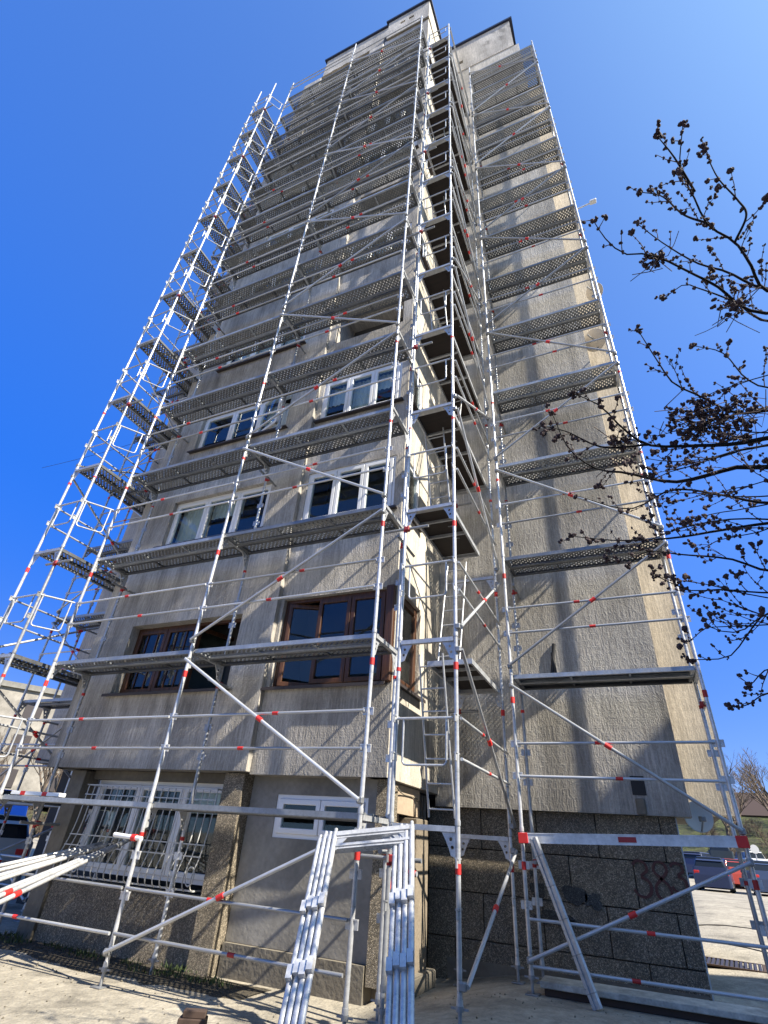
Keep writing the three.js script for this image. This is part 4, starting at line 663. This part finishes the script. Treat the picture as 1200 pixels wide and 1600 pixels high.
{
  const TX = 6.5, TZ = 1.9, t = thing('budding_tree', 'bare tree with dark clustered buds reaching in from the right', 'tree', [TX, gy(TX, TZ), TZ]);
  const o = t.position; const loc = (p) => p.clone().sub(o);
  obj('trunk', taperTube([V(TX, gy(TX, TZ) - 0.1, TZ), V(TX + 0.05, 1.4, TZ), V(TX - 0.05, 2.8, TZ + 0.05), V(TX + 0.1, 4.2, TZ), V(TX, 6.5, TZ + 0.2)].map(loc), 0.2, 0.08, 20, 12), M.bark, t);
  const twigs = [], nodes = [];
  const knob = (p, s) => nodes.push([p, s]);
  const grow = (p, dir, len, r, depth) => {
    const pts = [p.clone()]; let q = p.clone(), d = dir.clone(); const n = 4;
    for (let i = 1; i <= n; i++) { d.add(V(rr(-0.22, 0.22), rr(-0.10, 0.24), rr(-0.22, 0.22))).normalize(); q = q.clone().addScaledVector(d, len / n); pts.push(q); }
    twigs.push(taperTube(pts, r, r * 0.5, 6, 5));
    const c = new THREE.CatmullRomCurve3(pts), m = Math.floor(len / 0.05); for (let i = 1; i <= m; i++) knob(c.getPointAt(i / m), rr(0.45, 1.1) * (i === m ? 1.5 : 1));
    if (depth > 0) for (let i = 0; i < 2; i++) if (rnd() < 0.7) { const at = c.getPointAt(rr(0.3, 0.8)); grow(at, d.clone().add(V(rr(-0.9, 0.9), rr(-0.4, 0.8), rr(-0.9, 0.9))).normalize(), len * rr(0.4, 0.65), r * 0.65, depth - 1); }
  };
  limbText.forEach((s, li) => {
    const pts = s.split(',').map((q) => V(...q.trim().split(' ').map(Number)));
    const main = pts[0].x > 3.6 && ![1, 2, 5].includes(li);
    const thick = [9, 11].includes(li) ? 0.026 : [0, 3, 4, 6, 8, 12, 13, 14].includes(li) ? 0.017 : 0.012;
    let all = pts;
    if (main) { const f = pts[0]; all = [V(TX, f.y * 0.72 + 0.35, TZ + rr(-0.1, 0.1)), V(5.5, f.y * 0.86 + 0.25, f.z * 0.5 + TZ * 0.5), V(4.75, f.y - 0.06, f.z + 0.02), ...pts]; }
    obj('limb', taperTube(all.map(loc), main ? thick * 1.6 : thick * 0.8, 0.0032, 40, 7), M.bark, t);
    const c = new THREE.CatmullRomCurve3(pts), L = c.getLength(), n = Math.ceil(L / 0.135);
    for (let i = 0; i <= n; i++) {
      const u = clamp((i + rr(-0.3, 0.3)) / n), p = c.getPointAt(u), tg = c.getTangentAt(u);
      if (u > 0.35) knob(p.clone().add(V(rr(-.01, .01), rr(-.01, .01), rr(-.01, .01))), rr(0.8, 1.3));
      const side = V(rr(-1, 1), rr(-0.5, 1), rr(-1, 1)).cross(tg).normalize();
      grow(p, tg.clone().multiplyScalar(0.8).add(side.multiplyScalar(0.9)).normalize(), rr(0.10, 0.38) * (1.1 - 0.8 * u), 0.0042, rnd() < 0.5 ? 1 : 0);
    }
    for (let i = 0; i < 4; i++) knob(pts[pts.length - 1].clone().add(V(rr(-.02, .02), rr(-.02, .02), rr(-.02, .02))), 1.1);
  });
  for (let i = 0; i < 15; i++) { // further limbs crossing low at the right
    const p = V(rr(4.0, 4.5), rr(2.9, 4.9), rr(0.9, 2.3)), pts = [V(TX, p.y * 0.7 + 0.3, TZ), V(5.4, p.y - 0.15, (p.z + TZ) / 2), p.clone()]; let q = p.clone(), d = V(-1, rr(-0.05, 0.3), rr(-0.15, 0.3)).normalize(); const n = 5, L = rr(0.5, 1.1);
    for (let k = 0; k < n; k++) { d.add(V(0, rr(-0.25, 0.3), rr(-0.2, 0.2))).normalize(); q = q.clone().addScaledVector(d, L / n); pts.push(q); if (k > 1) knob(q.clone(), 1.1); if (k) grow(q, d.clone().add(V(rr(-0.4, 0.4), rr(-0.7, 0.9), rr(-0.7, 0.7))).normalize(), rr(0.12, 0.3), 0.004, 1); }
    obj('limb', taperTube(pts.map(loc), 0.016, 0.003, 36, 7), M.bark, t);
  }
  // the thick knots of flower buds
  for (const [x, y, z, n, s] of [[3.75, 4.30, 2.15, 110, 0.13], [3.6, 4.42, 2.2, 60, 0.09], [3.1, 4.2, 2.3, 24, 0.05], [3.55, 5.42, 2.9, 20, 0.05], [4.0, 5.05, 2.55, 20, 0.06], [3.95, 4.45, 2.1, 40, 0.09]])
    for (let i = 0; i < n; i++) { const p = V(x + rr(-1, 1) * s * 1.7, y + rr(-1, 1) * s, z + rr(-1, 1) * s); knob(p, rr(0.8, 1.4)); if (i % 3 === 0) twigs.push(taperTube([p, p.clone().add(V(rr(-.1, .1), rr(-.1, .05), rr(-.1, .1))), p.clone().add(V(rr(-.2, .2), rr(-.16, .05), rr(-.2, .2)))], 0.004, 0.003, 3, 4)); }
  const tw = obj('twig', mergeGeometries(twigs.map((g) => clean(g))).translate(-o.x, -o.y, -o.z), M.twig, t); tw.userData.kind = 'stuff';
  const per = 3, im = new THREE.InstancedMesh(new THREE.IcosahedronGeometry(1, 0), M.bud, nodes.length * per); im.name = 'bud'; im.userData.kind = 'stuff'; im.castShadow = true;
  const m4 = new THREE.Matrix4(), qq = new THREE.Quaternion(), eu = new THREE.Euler(); let k = 0;
  for (const [p, s] of nodes) for (let i = 0; i < per; i++) { eu.set(rr(0, 6), rr(0, 6), rr(0, 6)); qq.setFromEuler(eu); const r = s * rr(0.0055, 0.012) * (rnd() < 0.15 ? 1.4 : 1); m4.compose(V(p.x - o.x + rr(-1, 1) * 0.011 * s, p.y - o.y + rr(-1, 1) * 0.011 * s, p.z - o.z + rr(-1, 1) * 0.011 * s), qq, V(r, r * 1.5, r)); im.setMatrixAt(k++, m4); }
  t.add(im);
}
// bare background trees
function bareTree(height, levels, s0) {
  const keep = seed; seed = s0; const trunk = [], crown = [];
  const grow = (p, d, len, r, lv) => { const q = p.clone().addScaledVector(d, len * 0.5).add(V(rr(-.1, .1), 0, rr(-.1, .1)).multiplyScalar(len * 0.4)), e = p.clone().addScaledVector(d, len).add(V(rr(-.1, .1), 0, rr(-.1, .1)).multiplyScalar(len * 0.5)); (lv === levels ? trunk : crown).push(taperTube([p, q, e], r, r * 0.62, 3, lv > 2 ? 6 : 3)); if (lv <= 0) return; const n = lv === levels ? 5 : lv > 2 ? 4 : 3; for (let i = 0; i < n; i++) { const at = p.clone().lerp(e, lv === levels ? rr(0.4, 1) : rr(0.35, 1)); grow(at, d.clone().multiplyScalar(0.9).add(V(rr(-1, 1), rr(-0.1, 0.7), rr(-1, 1)).multiplyScalar(0.75)).normalize(), len * rr(0.5, 0.74), Math.max(0.012, r * 0.5), lv - 1); } };
  grow(V(0, 0, 0), V(0, 1, 0), height * 0.42, height * 0.02, levels); seed = keep; return [mergeGeometries(trunk), mergeGeometries(crown)];
}
const treeKinds = [bareTree(11, 5, 11), bareTree(9, 5, 23), bareTree(12, 5, 37)];
function bgTree(i, x, y, z, s, ry, label, group) { const t = thing('bare_tree', label, 'tree', [x, y, z], ry, group); t.scale.setScalar(s); obj('trunk', treeKinds[i][0], M.farBark, t); const c = obj('crown', treeKinds[i][1], M.farBark, t); return t; }
{
  const spots = [[13.5, -58], [17, -62], [20, -57], [15.5, -70], [23, -66], [11.5, -66], [26, -60], [19, -76], [9.5, -60], [29, -72], [12.6, -78], [22, -82]];
  spots.forEach(([x, z], i) => { const t = clamp((-48 - z) / 55); bgTree(i % 3, x, slopeY(z) - 0.2, z, rr(0.8, 1.15), rr(0, 6), 'bare brown tree of the grove on the grass slope', 'bare trees on the slope behind the parked cars'); });
  const ls = [[-33, -14], [-36, -19], [-30, -20], [-40, -16], [-38, -25], [-27, -16], [-45, -22]];
  ls.forEach(([x, z], i) => bgTree((i + 1) % 3, x, 0.8, z, rr(0.5, 0.75), rr(0, 6), 'bare shrub-like tree in front of the far pale building', 'bare trees before the pale building at the left'));
  const t = new THREE.InstancedMesh(treeKinds[1][1], M.farBark, 84); t.name = 'undergrowth'; tag(t, 'brown leafless undergrowth under the far trees', 'undergrowth', null, 'stuff'); const m = new THREE.Matrix4(), q = new THREE.Quaternion();
  for (let i = 0; i < 84; i++) { const x = i < 66 ? rr(8, 26) : rr(-46, -26), z = i < 66 ? rr(-80, -51) : rr(-28, -8); const tt = clamp((-48 - z) / 55); q.setFromAxisAngle(YUP, rr(0, 6)); const s = rr(0.25, 0.5); m.compose(V(x, i < 66 ? slopeY(z) - 3.3 * s : 0.6 - 3 * s, z), q, V(s * 1.2, s, s * 1.2)); t.setMatrixAt(i, m); }
  scene.add(t);
}
{ // weeds in the earth strip
  const blade = new THREE.BufferGeometry(); blade.setAttribute('position', new THREE.Float32BufferAttribute([-0.006, 0, 0, 0.006, 0, 0, 0.0045, 0.5, 0.06, -0.0045, 0.5, 0.06, 0, 1, 0.24], 3)); blade.setIndex([0, 1, 2, 0, 2, 3, 3, 2, 4]); blade.computeVertexNormals();
  const N = 620, im = new THREE.InstancedMesh(blade, M.weed, N); im.name = 'weeds'; tag(im, 'low green weeds along the foot of the wall', 'weeds', null, 'stuff'); const m = new THREE.Matrix4(), q = new THREE.Quaternion();
  for (let i = 0; i < N; i++) { const c = hash(Math.floor(i / 26), 3, 8), x = -6.4 + 4.4 * c + rr(-0.16, 0.16), z = -0.72 - 0.42 * hash(Math.floor(i / 26), 5, 8) + rr(-0.1, 0.1); q.setFromEuler(new THREE.Euler(rr(-0.5, 0.5), rr(0, 6.3), rr(-0.5, 0.5))); const s = rr(0.02, 0.085); m.compose(V(x, 0.03, z), q, V(1.4, s, s)); im.setMatrixAt(i, m); }
  scene.add(im);
}
{ // small stones on the concrete
  const N = 420, im = new THREE.InstancedMesh(new THREE.IcosahedronGeometry(1, 0), M.plinth, N); im.name = 'gravel'; tag(im, 'loose grit scattered on the concrete near the wall', 'gravel', null, 'stuff'); const m = new THREE.Matrix4(), q = new THREE.Quaternion();
  for (let i = 0; i < N; i++) { const x = rr(-7, 3.2), z = -0.4 + 2.2 * Math.pow(rnd(), 2) - (x > -0.3 ? 1.6 : 0); q.setFromEuler(new THREE.Euler(rr(0, 6), rr(0, 6), rr(0, 6))); const s = rr(0.003, 0.013) * (rnd() < 0.06 ? 2 : 1); m.compose(V(x, gy(x, z) + s * 0.3, z), q, V(s, s * 0.7, s)); im.setMatrixAt(i, m); }
  scene.add(im);
}
renderer.render(scene, camera);
